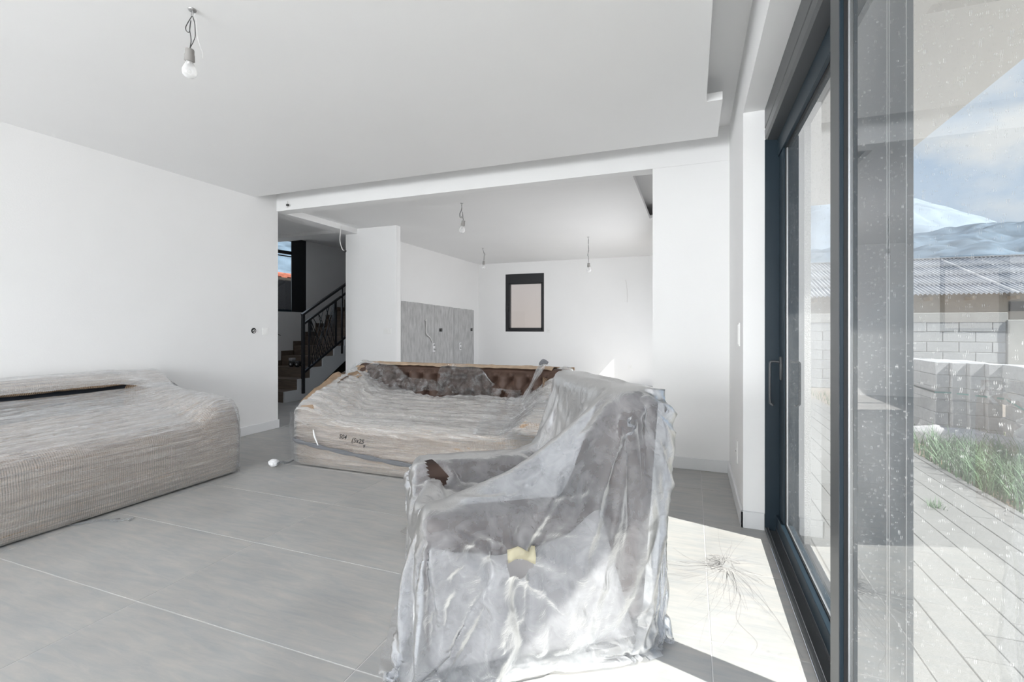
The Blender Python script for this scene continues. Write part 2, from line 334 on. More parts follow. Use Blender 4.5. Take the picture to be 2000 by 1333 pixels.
M['film_y_front'] = mat_film('clear_stretch_film_y', (26, 1.2, 40), lo=.02, hi=.45, p0=.54, p1=.76, col=(.74, .76, .80))
M['film_x_front'] = mat_film('clear_stretch_film_x', (1.2, 26, 36), lo=.02, hi=.45, p0=.54, p1=.76, col=(.78, .77, .77))
M['film_x'] = mat_film('stretch_film_drawn_along_x', (1.8, 15, 24), lo=0.10, hi=0.62, p0=0.42, p1=0.68, col=(0.84, 0.83, 0.82))
M['film_torn'] = mat_film('torn_stretch_film', (14, 14, 12), lo=0.03, hi=0.48, p0=0.5, p1=0.74, col=(0.86, 0.88, 0.92))
M['film_dark'] = mat_film('twisted_film_rope', (3, 60, 60), lo=0.75, hi=0.95, col=(0.30, 0.31, 0.34))

def mat_cover():
    m = bpy.data.materials.new('milky_dust_sheet_plastic'); m.use_nodes = True; nt = m.node_tree; nt.nodes.clear(); N = nt.nodes.new; L = nt.links.new
    out = N('ShaderNodeOutputMaterial'); tr = N('ShaderNodeBsdfTransparent'); tr.inputs[0].default_value = (0.93, 0.94, 0.96, 1)
    geo = N('ShaderNodeNewGeometry')
    no = N('ShaderNodeTexNoise'); no.inputs['Scale'].default_value = 14; no.inputs['Detail'].default_value = 8; no.inputs['Roughness'].default_value = 0.6; no.inputs['Distortion'].default_value = 0.8; L(geo.outputs['Position'], no.inputs['Vector'])
    n3 = N('ShaderNodeTexNoise'); n3.inputs['Scale'].default_value = 45; n3.inputs['Detail'].default_value = 5; L(geo.outputs['Position'], n3.inputs['Vector'])
    bp = N('ShaderNodeBump'); bp.inputs['Strength'].default_value = 0.35; bp.inputs['Distance'].default_value = 0.02; L(no.outputs['Fac'], bp.inputs['Height'])
    df = N('ShaderNodeBsdfDiffuse'); df.inputs[0].default_value = (0.80, 0.81, 0.84, 1); L(bp.outputs[0], df.inputs['Normal'])
    tl = N('ShaderNodeBsdfTranslucent'); tl.inputs[0].default_value = (0.80, 0.81, 0.84, 1)
    mxa = N('ShaderNodeMixShader'); mxa.inputs[0].default_value = 0.42; L(df.outputs[0], mxa.inputs[1]); L(tl.outputs[0], mxa.inputs[2])
    gl = N('ShaderNodeBsdfGlossy'); gl.inputs['Roughness'].default_value = 0.30; L(bp.outputs[0], gl.inputs['Normal'])
    fr = N('ShaderNodeFresnel'); fr.inputs['IOR'].default_value = 1.25; L(bp.outputs[0], fr.inputs['Normal'])
    lw = N('ShaderNodeLayerWeight'); lw.inputs[0].default_value = 0.5
    pw = N('ShaderNodeMath'); pw.operation = 'POWER'; pw.inputs[1].default_value = 1.4; L(lw.outputs['Facing'], pw.inputs[0])
    mr = N('ShaderNodeMapRange'); mr.inputs['To Min'].default_value = 0.25; mr.inputs['To Max'].default_value = 0.95; L(pw.outputs[0], mr.inputs[0])
    mr2 = N('ShaderNodeMapRange'); mr2.inputs['From Min'].default_value = 0.35; mr2.inputs['From Max'].default_value = 0.7; mr2.inputs['To Min'].default_value = -0.06; mr2.inputs['To Max'].default_value = 0.12; L(no.outputs['Fac'], mr2.inputs[0])
    ad = N('ShaderNodeMath'); ad.operation = 'ADD'; ad.use_clamp = True; L(mr.outputs[0], ad.inputs[0]); L(mr2.outputs[0], ad.inputs[1])
    m1 = N('ShaderNodeMixShader'); L(ad.outputs[0], m1.inputs[0]); L(tr.outputs[0], m1.inputs[1]); L(mxa.outputs[0], m1.inputs[2])
    m2 = N('ShaderNodeMixShader'); L(fr.outputs[0], m2.inputs[0]); L(m1.outputs[0], m2.inputs[1]); L(gl.outputs[0], m2.inputs[2])
    L(m2.outputs[0], out.inputs[0]); return m
M['cover'] = mat_cover()

def mat_patch():
    m = mat('bare_rough_plaster', (0.47, 0.47, 0.47), 0.95, var=0.22, vscale=5, bump=0.6, bscale=30, stretch=(1, 3.2, 1.1))
    return m
M['patch'] = mat_patch()
def mat_corr():
    return mat('weathered_fibre_cement', (0.33, 0.335, 0.35), 0.9, var=0.22, vscale=1.2)
M['roof'] = mat_corr()
M['hill_near'] = mat('haze_tinted_woods', (0.125, 0.165, 0.205), 1.0, var=0.45, vscale=0.06, spec=0.0)  # distance haze is mixed into this bluish base colour
M['hill_far'] = mat('haze_tinted_mountain', (0.25, 0.30, 0.35), 1.0, var=0.22, vscale=0.012, spec=0.0)  # paler blue base colour carries the thicker haze
#==SETTING==
# ------------------------------------------------------------ the setting
XL, XR, YF, YK = -4.60, 0.285, 4.27, 10.0
YB = -4.6
ZS, ZU, ZK = 2.66, 2.85, 2.64
def struct(name, bm, m, label, parent=None, smooth=False):
    o = obj(name, bm, m, parent, smooth)
    if parent is None: tag(o, label, None, None, 'structure')
    return o

# floor with every tile its own piece
floor = struct('floor', bx(-7.2, 0.40, YB, 10.2, -0.12, -0.0015), M['grout'], 'grey beige large format tiled floor with pale grout lines')
PX, PY = 1.1655, 0.604
X0, Y0 = 0.066, 1.358
tile_cache = {}
def tile_mesh(w, d, t=0.009, name='tile', bev=0.0012):
    k = (name, round(w, 3), round(d, 3))
    if k not in tile_cache:
        b = bx(-w/2, w/2, -d/2, d/2, -t, 0, bev)
        me = bpy.data.meshes.new(name); b.to_mesh(me); b.free(); tile_cache[k] = me
    return tile_cache[k]
for i in range(-7, 2):
    for j in range(-11, 16):
        x0, x1 = X0 + (i-1)*PX, X0 + i*PX; y0, y1 = Y0 + j*PY, Y0 + (j+1)*PY
        x0, x1 = max(x0, -7.0), min(x1, 0.400); y0, y1 = max(y0, YB+.0), min(y1, 10.0)
        if x1-x0 < .05 or y1-y0 < .05: continue
        if x0 < -4.75 and (y1 < 3.4): continue
        if x1 > XR+.01 and y0 > 3.1: x1 = XR
        if x1-x0 < .05: continue
        w, d = x1-x0-.0035, y1-y0-.0035
        obj('tile', tile_mesh(w, d), M['tile'], floor, loc=((x0+x1)/2, (y0+y1)/2, 0.0))

# walls
struct('wall_left', bx(XL-.15, XL, YB, YF+.02, 0, 2.84), M['wall'], 'long white painted wall behind the left wrapped sofa')
struct('wall_back', bx(XL-.15, 0.6, YB-.15, YB, 0, 3.0), M['wall'], 'white wall behind the viewpoint')
b = bmesh.new()
box(b, XR, 0.60, 3.15, 7.60, -0.1, 3.0); box(b, XR, 0.60, 9.44, 10.3, -0.1, 3.0); box(b, XR, 0.42, 7.60, 9.44, 2.755, 3.0)
box(b, XR, 0.60, YB, 3.15, 2.48, 3.0); box(b, XR, 0.60, YB, -1.3, -.1, 2.48)
struct('wall_right', b, M['wall'], 'white wall with a deep reveal beside the dark sliding door')
struct('wall_pier', bx(-0.32, XR, YF, YF+.15, 0, 2.565), M['wall'], 'white wall pier beyond the armchair, right of the kitchen opening')
struct('wall_partition', bx(-4.81, -3.925, 5.72, 5.82, 0, 2.9), M['wall'], 'short white partition with a switch between stairs and kitchen')
struct('wall_kitchen_left', bx(-4.80, -4.62, 5.82, 10.0, 0, 3.0), M['wall'], 'white kitchen side wall with an unpainted plaster area')
# kitchen end wall with window hole
b = bmesh.new(); wx0, wx1, wz0, wz1 = -3.955, -3.042, 1.090, 2.384
box(b, -4.8, wx0, YK, YK+.3, 0, 3); box(b, wx1, 0.6, YK, YK+.3, 0, 3); box(b, wx0, wx1, YK, YK+.3, 0, wz0); box(b, wx0, wx1, YK, YK+.3, wz1, 3)
struct('wall_kitchen_end', b, M['wall'], 'white end wall of the kitchen around the small black window')
# bare plaster area: three boards with joints
pa = struct('trim_1', bx(-4.62, -4.617, 6.86, 9.74, 0.0, 1.56), M['wall'], 'grey unpainted plaster splashback area on the kitchen side wall')
ys = [6.862, 7.98, 8.76, 9.735]
for k in range(3):
    def Pp(u, v, a=ys[k]+.006, c=ys[k+1]-.006):
        y = a + (c-a)*u; top = 1.645 - 0.075*(y-6.86)/2.87 + .012*fbm(y*4, 0.3)
        return (-4.612 + .002*fbm(y*9, v*9, 3), y, 0.02 + (top-.02)*v)
    o = obj('plaster_board', sheet(Pp, 18, 20), M['patch'], pa)

# ceilings
struct('ceiling', bx(-7.3, 0.42, YB-.15, 10.3, ZU, 3.0), M['ceil'], 'flat white upper ceiling above the lighting recess')
b = bmesh.new(); box(b, XL, 0.086, YB, 3.33, ZS, ZS+.052); box(b, XL, 0.182, 3.33, 3.97, ZS, ZS+.052)
bmesh.ops.remove_doubles(b, verts=b.verts, dist=1e-5)
struct('ceiling_panel', b, M['ceil'], 'large lowered white ceiling panel with a stepped corner by the sliding door')
struct('trim_2', bx(XL-.25, XR, YF, YF+.15, 2.566, ZU), M['wall'], 'white crossbeam between living room and kitchen')
b = bmesh.new(); box(b, -4.62, -0.53, 4.42, 10.0, ZK, ZK+.05); box(b, -0.53, XR, 6.58, 10.0, ZK, ZK+.05); box(b, -0.53, XR, 4.42, 4.56, ZK, ZK+.05)
struct('ceiling_kitchen', b, M['ceil'], 'lowered white kitchen ceiling with a curtain recess at the right')
struct('trim_3', bx(-4.85, XL, YF+.15, 5.72, 2.565, ZU), M['wall'], 'white beam over the opening to the staircase')
# hall and stairwell shell
HX = -6.95
b = bmesh.new(); box(b, HX, -4.85, 3.2, 5.68, ZK, ZK+.05); box(b, HX, -4.85, 5.68, 5.95, ZK-.045, 3.6)
struct('ceiling_hall', b, M['ceil'], 'white hall ceiling ending in a step before the stairwell')
b = bmesh.new(); sy0, sy1, sz0, sz1 = 5.30, 7.15, 1.475, 3.35
box(b, HX-.3, HX, 3.0, sy0, 0, 4.2); box(b, HX-.3, HX, sy1, 10.2, 0, 4.2); box(b, HX-.3, HX, sy0, sy1, 0, sz0); box(b, HX-.3, HX, sy0, sy1, sz1, 4.2)
struct('wall_stairwell', b, M['wall'], 'grey white stairwell wall around the tall dark window')
b = bmesh.new(); box(b, HX, -4.81, 9.6, 9.75, 0, 4.2); box(b, -4.82, -4.805, 5.9, 9.6, 2.9, 4.2); box(b, HX, -4.75, 3.05, 3.2, 0, 2.84); box(b, HX-.3, -4.7, 5.9, 9.75, 4.2, 4.3)
struct('wall_hall', b, M['wall'], 'white walls closing the hall around the staircase')
b = bmesh.new(); box(b, HX, HX+.012, 6.0, 9.6, 0.05, 0.06)
b.free()

# baseboards
struct('baseboard_left', bx(XL, XL+.014, YB, 4.30, 0, 0.10, .003), M['base'], 'low white baseboard along the left wall')
struct('baseboard_far', bx(-0.325, XR-.01, YF-.014, YF, 0, 0.10, .003), M['base'], 'low white baseboard on the wall pier')
struct('baseboard_right', bx(XR-.015, XR, 3.135, YF, 0, 0.10, .003), M['base'], 'low white baseboard on the short right wall')
struct('baseboard_reveal', bx(XR-.015, 0.398, 3.135, 3.15, 0, 0.10, .003), M['base'], 'low white baseboard inside the door reveal')

# ------------------------------------------------------------ sliding door
door = empty('door_1', (0.42, 1.0, 0), 'dark grey metal framed sliding glass door with roller shutter box', kind='structure')
def at_door(name, bm, m, parent=None, smooth=False):
    o = obj(name, bm, m, parent or door, smooth)
    if parent is None:
        for v in o.data.vertices: v.co -= Vector((0.42, 1.0, 0))
    elif parent.parent is door or parent is door:
        for v in o.data.vertices: v.co -= Vector((0.42, 1.0, 0))
    return o
b = bmesh.new()
# shutter box: upright face, stepped groove, sloping underside
prof = [(0.400, 2.48), (0.400, 2.372), (0.404, 2.368), (0.404, 2.362), (0.400, 2.358), (0.401, 2.312), (0.410, 2.296), (0.486, 2.285), (0.486, 2.30), (0.60, 2.30), (0.60, 2.48)]
for (ya, yb) in [(-1.3, 3.15)]:
    r0 = [b.verts.new((x, ya, z)) for x, z in prof]; r1 = [b.verts.new((x, yb, z)) for x, z in prof]
    n = len(prof)
    for k in range(n): b.faces.new((r0[k], r0[(k+1)%n], r1[(k+1)%n], r1[k]))
    b.faces.new(r0[::-1]); b.faces.new(r1)
at_door('shutter_box', b, M['dark_in'])
# mullion between sliding leaf and fixed pane
b = bmesh.new(); box(b, 0.400, 0.574, 1.626, 1.722, 0.0, 2.30, .0015)
mul = at_door('mullion', b, M['dark'])
o = at_door('mullion_face', bx(0.3985, 0.401, 1.628, 1.720, 0.02, 2.296, .0008), M['dark_in'])
o['label'] = 'satin grey inner face'
at_door('mullion_groove', bx(0.4095, 0.4195, 1.6235, 1.6262, 0.02, 2.29), M['black'])
b = bmesh.new()
for x in (0.512, 0.517): box(b, x, x+.0012, 1.6245, 1.6262, 0.02, 2.29)
box(b, 0.556, 0.5575, 1.6245, 1.6262, 0.02, 2.29)
at_door('mullion_seam', b, M['spacer'])
# far jamb
b = bmesh.new(); box(b, 0.400, 0.476, 3.135, 3.16, 0.0, 2.30, .001); box(b, 0.500, 0.574, 3.0, 3.16, 0.0, 2.30, .001)
at_door('side_jamb', b, M['dark'])
# track / threshold
b = bmesh.new(); box(b, 0.400, 0.415, -1.3, 3.14, 0.0, 0.022, .002); box(b, 0.415, 0.455, -1.3, 3.14, -.01, 0.008); box(b, 0.455, 0.53, -1.3, 3.14, -.01, 0.03, .002); box(b, 0.53, 0.60, -1.3, 3.14, -.05, 0.010)
at_door('threshold_track', b, M['dark_in'])
b = bx(0.4145, 0.4165, -1.3, 3.14, 0.008, 0.0235); at_door('track_lip', b, M['spacer'])
# sliding leaf
lf = bmesh.new()
box(lf, 0.470, 0.522, 2.975, 3.115, 0.03, 2.285, .002); box(lf, 0.455, 0.522, 1.70, 3.115, 0.032, 0.108, .002); box(lf, 0.462, 0.522, 1.70, 3.115, 2.185, 2.285, .002)
leaf = at_door('door_leaf', lf, M['dark'])
def leafchild(name, bm, m, smooth=False):
    o = obj(name, bm, m, leaf, smooth)
    for v in o.data.vertices: v.co -= Vector((0.42, 1.0, 0))
    return o
b = bmesh.new(); box(b, 0.486, 0.4885, 1.70, 2.985, 0.10, 2.195); leafchild('glass_pane', b, M['glass'])
b = bmesh.new(); box(b, 0.484, 0.492, 2.968, 2.9765, 0.11, 2.19); box(b, 0.484, 0.492, 1.70, 2.976, 0.1075, 0.1135); leafchild('glazing_spacer', b, M['spacer'])
b = bmesh.new(); box(b, 0.478, 0.484, 1.70, 2.978, 0.1075, 0.112); box(b, 0.478, 0.484, 2.971, 2.977, 0.11, 2.19); box(b, 0.478, 0.484, 1.7, 2.978, 2.181, 2.186); leafchild('glazing_gasket', b, M['black'])
hb = bmesh.new()
box(hb, 0.461, 0.471, 3.02, 3.06, 0.90, 1.03, .002)
tube(hb, [(0.466, 3.04, 1.0), (0.425, 3.04, 1.003), (0.414, 3.04, 0.995), (0.412, 3.04, 0.97), (0.412, 3.04, 0.79), (0.416, 3.04, 0.765), (0.430, 3.04, 0.755)], 0.0065, 8, 3)
leafchild('handle', hb, M['dark_in'], True)
# fixed pane
b = bmesh.new(); box(b, 0.4215, 0.4240, -1.28, 1.626, 0.03, 2.30); at_door('fixed_pane', b, M['glass'])
b = bmesh.new(); box(b, 0.4195, 0.4305, 1.6195, 1.6262, 0.03, 2.30)
at_door('glazing_spacer', b, M['spacer'])
b = bmesh.new(); box(b, 0.431, 0.4395, 1.616, 1.6262, 0.03, 2.30); at_door('glazing_bead', b, M['dark_in'])
b = bmesh.new(); box(b, 0.40, 0.45, -1.3, 1.63, 0.0, 0.045); at_door('pane_rail', b, M['dark'])
b = bmesh.new(); box(b, 0.40, 0.574, -1.36, -1.28, 0.0, 2.30); at_door('side_jamb', b, M['dark'])
# outer reveal of rough render
b = bmesh.new(); box(b, 0.574, 0.605, 3.0, 3.16, -0.1, 2.75); box(b, 0.574, 0.61, -1.3, 3.0, -0.1, 0.004)
struct('trim_4', b, M['plaster'], 'rough unfinished render edge outside the sliding door')

# kitchen garden door (beyond the pier, unseen; the light there is the added kitchen fill lamp) and kitchen window
kd = bmesh.new()
for a, c in ((7.60, 7.66), (8.30, 8.36)): box(kd, 0.36, 0.42, a, c, 0, 2.755)
box(kd, 0.36, 0.42, 7.6, 9.44, 0, .06)
d2 = struct('door_2', kd, M['dark'], 'dark framed garden door of the kitchen hidden behind the pier')
w1 = empty('window_1', (-3.5, YK, 1.09), 'small black framed kitchen window with pale wall outside', kind='structure')
def shift(o, p):
    for v in o.data.vertices: v.co -= Vector(p)
    return o
def w1c(name, bm, m, par=None, smooth=False):
    return shift(obj(name, bm, m, par or w1, smooth), (-3.5, YK, 1.09))
gx0, gx1, gz0, gz1 = -3.845, -3.112, 1.176, 2.153
b = bmesh.new(); y0, y1 = YK+.02, YK+.09
box(b, wx0, gx0-.025, y0, y1, wz0, wz1, .003); box(b, gx1+.02, wx1, y0, y1, wz0, wz1, .003); box(b, gx0-.03, gx1+.03, y0, y1, wz0, gz0-.02, .003)
w1c('window_frame', b, M['rail'])
w1c('shutter_box', bx(gx0-.03, gx1+.03, y0, y1+.05, gz1+.02, wz1, .003), M['rail'])
b = bmesh.new(); box(b, gx0-.04, gx0, y0-.015, y1, gz0-.04, gz1+.03, .003); box(b, gx1, gx1+.03, y0-.015, y1, gz0-.04, gz1+.03, .003); box(b, gx0-.03, gx1+.03, y0-.015, y1, gz0-.045, gz0, .003); box(b, gx0-.03, gx1+.03, y0-.015, y1, gz1, gz1+.03, .003)
sash = w1c('sash', b, M['rail'])
w1c('glass_pane', bx(gx0, gx1, YK+.05, YK+.053, gz0, gz1), M['glass_clean'], sash)
b = bmesh.new(); box(b, gx0-.055, gx0-.03, y0-.03, y0-.015, 1.57, 1.72, .004); tube(b, [(gx0-.045, y0-.02, 1.66), (gx0-.045, y0-.055, 1.66), (gx0-.045, y0-.058, 1.60), (gx0-.045, y0-.055, 1.53)], .009, 8)
w1c('handle', b, M['rail'], sash, True)
# stairwell window on the side wall
w2 = empty('window_2', (HX, 6.2, sz0), 'tall dark framed stairwell window showing clouds and a red roof edge', kind='structure')
def w2c(name, bm, m, par=None): return shift(obj(name, bm, m, par or w2), (HX, 6.2, sz0))
b = bmesh.new(); box(b, HX-.14, HX-.02, sy0, sy0+.07, sz0, sz1); box(b, HX-.14, HX-.02, sy1-.22, sy1, sz0, sz1); box(b, HX-.14, HX-.02, sy0, sy1, sz0, sz0+.04); box(b, HX-.14, HX-.02, sy0, sy1, sz1-.06, sz1)
w2c('window_frame', b, M['dark'])
w2c('frame_edge', bx(HX-.02, HX-.004, 6.80, sy1, sz0, sz1), M['rail'])
b = bmesh.new(); bar(b, (HX-.05, sy0, 2.535), (HX-.05, 6.93, 2.575), .05, .055); w2c('transom', b, M['rail'])
b = bmesh.new(); bar(b, (HX-.03, sy0, 2.470), (HX-.03, 6.93, 2.505), .02, .018); w2c('transom_bead', b, M['dark_in'])
w2c('glass_pane', bx(HX-.085, HX-.082, sy0, 6.93, sz0, sz1), M['glass_clean'])
#==EXTERIOR==
# ------------------------------------------------------------ outside
g = bmesh.new(); box(g, 0.6, 60, -30, 90, -0.30, -0.085); box(g, -60, -7.3, -30, 90, -0.3, -0.085); box(g, -7.3, .6, 10.3, 90, -.3, -.085)
struct('ground', g, M['straw_soil'], 'bare ground strewn with orange dry straw beyond the paving')
ter = struct('terrace', bx(0.6, 2.02, -2.0, 9.6, -0.20, -0.058), M['joint'], 'grey speckled concrete paving outside the sliding door')
PW, PLn = 0.150, 0.392
pm = None
for i in range(9):
    for j in range(-4, 23):
        x0 = 0.655 + i*PW; y0 = 0.72 + j*PLn + (0.5*PLn if i % 2 else 0) - (0.06 if i % 3 == 1 else 0)
        if y0 > 8.9: continue
        me = tile_mesh(PW-.0035, PLn-.0035, 0.03, 'paver', .0025)
        o = obj('paver', me, M['paver'], ter, loc=(x0+PW/2, y0+PLn/2, -0.050 + random.uniform(-.0012, .0012)))
for j in range(12):
    obj('kerb_stone', tile_mesh(0.05, 0.79, 0.08, 'kerb_stone', .004), M['paver'], ter, loc=(2.035, -0.6 + j*0.8, -0.046))
# roof overhang
b = bmesh.new(); rx0, rx1, ry0, ry1 = 1.08, 1.50, 1.2, 2.93
box(b, 0.6, 1.79, YB, ry0, 2.75, 3.1); box(b, 0.6, 1.79, ry1, 7.05, 2.75, 3.1); box(b, 0.6, rx0, ry0, ry1, 2.75, 3.1); box(b, rx1, 1.79, ry0, ry1, 2.75, 3.1); box(b, rx0, rx1, ry0, ry1, 2.79, 3.1)
bmesh.ops.remove_doubles(b, verts=b.verts, dist=1e-5)
struct('roof_overhang', b, M['soffit'], 'white underside of the roof overhang above the terrace')
# outer block wall
bw = empty('block_wall', (3.9, 11.7, -0.085), 'unplastered grey concrete block garden wall in front of the outbuilding', 'wall')
def bwc(name, bm, m): return shift(obj(name, bm, m, bw), (3.9, 11.7, -.085))
CH = 0.197
core = bwc('mortar_core', bx(0.8, 5.50, 11.625, 11.80, -0.085, 1.30), M['grout'])
for r in range(7):
    z0 = -0.085 + r*CH + .01; off = 0.25 if r % 2 else 0.0
    x = 0.80 - off
    while x < 5.50:
        xa, xb = max(x, 0.8), min(x+.5, 5.50)
        if xb-xa > .06:
            w = xb-xa-.012
            k = ('bl', round(w, 3))
            if k not in tile_cache:
                q = bx(-w/2, w/2, -.10, .10, 0, CH-.012, .004); me = bpy.data.meshes.new('block'); q.to_mesh(me); q.free(); tile_cache[k] = me
            obj('block', tile_cache[k], M['concrete_block'], bw, loc=((xa+xb)/2-3.9, random.uniform(-.004, .004), z0+.085))
        x += .5
def capP(u, v):
    return (0.8+4.72*u, 11.592+.004*fbm(u*30, v*5), 1.275 + .20*v + (.010*fbm(u*30, 2) if v < .1 else 0))
bwc('render_band', bx(0.8, 5.52, 11.592, 11.80, 1.283, 1.47, .006), M['pale_render'])
bwc('concrete_post', bx(5.50, 5.86, 11.56, 11.80, -0.085, 1.33, .008), M['pale_render'])
# outbuilding with corrugated roof
ob = empty('outbuilding', (12, 33, -0.085), 'low cream outbuilding with a grey corrugated roof beyond the block wall', 'building')
def obc(name, bm, m, smooth=False, par=None): return shift(obj(name, bm, m, par or ob, smooth), (12, 33, -.085))
b = bmesh.new(); box(b, -2.0, 30.0, 32.1, 32.4, -0.085, 3.0); box(b, -2, -1.7, 32.4, 43, -.085, 3.0); box(b, 29.7, 30, 32.4, 43, -.085, 3.0)
obc('wall', b, M['render_cream'])
RP = 0.20; EY, EZ, RY, RZ = 31.05, 2.89, 39.2, 5.60
def roof_panel(x0, x1, s0, s1, lift):
    bm = bmesh.new(); n = int((x1-x0)/RP*6); V = []
    for sft in (s0, s1):
        V.append([bm.verts.new((x0+(x1-x0)*i/n, EY+(RY-EY)*sft, EZ+(RZ-EZ)*sft+lift+.048*math.sin(2*PI*(x0+(x1-x0)*i/n)/RP))) for i in range(n+1)])
    for i in range(n): bm.faces.new((V[0][i], V[0][i+1], V[1][i+1], V[1][i]))
    r = bmesh.ops.extrude_face_region(bm, geom=bm.faces[:])
    for e in r['geom']:
        if isinstance(e, bmesh.types.BMVert): e.co.z -= .012
    return bm
for j in range(4):
    for i in range(26):
        obc('roof_sheet', roof_panel(1.0+i*.885, 1.0+(i+1)*.885+.06, j/4-(.015 if j else 0), (j+1)/4, .022*j + .008*(i % 2)), M['roof'], True)
b = bmesh.new(); bar(b, (1.0, RY+.02, RZ+.10), (24.1, RY+.02, RZ+.10), .36, .07); obc('ridge_cap', b, M['roof'])
for i in range(11):
    x = 3.0 + i*1.75
    obc('rafter_end', bx(x, x+.14, 31.35, 32.1, 2.60, 2.78), M['timber'] if i % 4 else M['dark_facade'])
b = bmesh.new(); box(b, 15.3, 16.9, 32.02, 32.12, 2.0, 2.5); box(b, 15.55, 16.9, 32.02, 32.12, 0.15, 1.45); obc('window', b, M['dark_facade'])
# hills
def ridge(name, D0, D1, crest, m, label, nz, amp):
    bm = bmesh.new(); na, nr = 520, 44; V = []
    for j in range(nr+1):
        v = j/nr; row = []
        for i in range(na+1):
            az = math.radians(-100 + 200*i/na)
            D = D0 + (D1-D0)*v
            h = interp(crest, math.degrees(az))*D1 * (v**0.8)
            h += amp*fbm(math.sin(az)*D/nz, math.cos(az)*D/nz, 1.7, 5)*(math.sin(PI*min(1, v*1.0))*.9+.10)
            row.append(bm.verts.new((math.sin(az)*D, math.cos(az)*D, h-1)))
        V.append(row)
    for j in range(nr):
        for i in range(na): bm.faces.new((V[j][i], V[j][i+1], V[j+1][i+1], V[j+1][i]))
    return struct(name, bm, m, label, None, True)
ridge('near_hills', 260, 900, [(-100,.10),(-50,.20),(-30,.13),(0,.11),(12,.135),(19.5,.1525),(22.4,.1505),(23.6,.1555),(24.8,.1530),(26,.147),(28,.150),(40,.12),(100,.08)], M['hill_near'], 'wooded hill tinted haze blue behind the outbuilding roof', 60, 16)
ridge('far_mountains', 1200, 3200, [(-100,.2),(-62,.36),(-45,.30),(-20,.15),(0,.20),(12,.232),(17,.222),(19.7,.203),(20.9,.191),(22.4,.174),(24.2,.155),(27,.13),(40,.1),(100,.09)], M['hill_far'], 'mountain slope tinted pale with haze, rising behind the wooded hill', 420, 90)
# outside the stairwell and kitchen windows
nb = empty('neighbour_house', (-10, 9, -0.085), 'dark neighbouring facade with a red tile edge seen through the stairwell window', 'building')
shift(obj('wall', bx(-10.2, -9.0, 5.5, 11.5, -0.085, 2.36), M['dark_facade'], nb), (-10, 9, -.085))
b = bmesh.new()
for i in range(20):
    tube(b, [(-9.02, 5.6+i*.3, 2.385), (-10.2, 5.6+i*.3, 2.55)], .09, 8)
shift(obj('roof_tiles', b, M['red_tile'], nb), (-10, 9, -.085)); nb.children[-1]['kind'] = 'stuff'
kb = struct('wall_neighbour', bx(-7.2, 1.5, 12.2, 12.4, -0.085, 4.5), M['pink_render'], 'pale pinkish rendered wall outside the kitchen window')

# stacked blocks on the plot
def stack_mesh(w, l, h, name='block'):
    q = bx(0, w, 0, l, 0, h, .004); me = bpy.data.meshes.new(name); q.to_mesh(me); q.free(); return me
sa = empty('block_stack', (2.9, 7.0, -0.085), 'stepped stack of small grey concrete blocks, green strap around it, beside white sack', 'block stack')
mb = stack_mesh(0.127, 0.40, 0.1425)
random.seed(3)
for c in range(4):
    cx, cy = 2.652 + c*0.1315, 6.93 - c*0.062
    for r in range(6):
        for dd in range(2 if c else 3):
            o = obj('block', mb, M['pallet_block'], sa, loc=(cx-2.9+random.uniform(-.003, .003), cy-7.0+dd*.403+random.uniform(-.012, .012), r*0.1455))
sb = empty('block_stack', (3.2, 6.0, -0.085), 'larger stack of grey blocks at the right edge, long sides facing the house', 'block stack')
mb2 = stack_mesh(0.2, 0.46, 0.1425)
for r in range(6):
    for q in range(4):
        for c in range(2):
            y = 6.70 - (q+1)*.464 + (.12 if r % 2 else 0); x = 3.165 + c*.205 - 0.0*q + (-.228*(6.66-y-.2))*0
            o = obj('block', mb2, M['pallet_block'], sb, loc=(x-3.2-0.05*q, y-6.0, r*.1455))
def strip(pts, h, t=.004):
    bm = bmesh.new()
    A = [bm.verts.new((x, y, z)) for x, y, z in pts]; B = [bm.verts.new((x, y, z+h)) for x, y, z in pts]
    for k in range(len(pts)-1): bm.faces.new((A[k], A[k+1], B[k+1], B[k]))
    r = bmesh.ops.solidify(bm, geom=bm.faces[:], thickness=t)
    return bm
zs = 0.43
pts = [(2.635, 7.9, zs+.02), (2.635, 6.905, zs)]
for c in range(4): pts += [(2.652+c*.1315+.127, 6.92-c*.062-.02, zs-.008*c)]
pts += [(3.05, 6.2, zs-.05), (2.95, 5.3, zs-.12)]
tag(obj('packing_strap', strip(pts, .018), M['strap']), 'thin teal packing strap pulled around the stacked blocks', 'strap')
# sack lying at the foot of the stack
def sackP(u, v):
    a = 2*PI*u; r = math.sin(PI*v)**.55
    x = (v-.5)*1.25; yy = math.cos(a)*.20*r; zz = math.sin(a)*.10*r
    nn = fbm(x*4, yy*7, zz*7+2)*.05
    return (x+nn*.5, yy+nn, max(zz+nn*.9, -.085+.001*v))
bm = sheet(sackP, 40, 46); 
sk = tag(obj('white_sack', bm, M['sack'], None, True, (2.72, 6.36, 0.0)), 'crumpled white sack lying at the foot of the stepped block stack', 'sack'); sk.rotation_euler = (0, 0, -0.62)
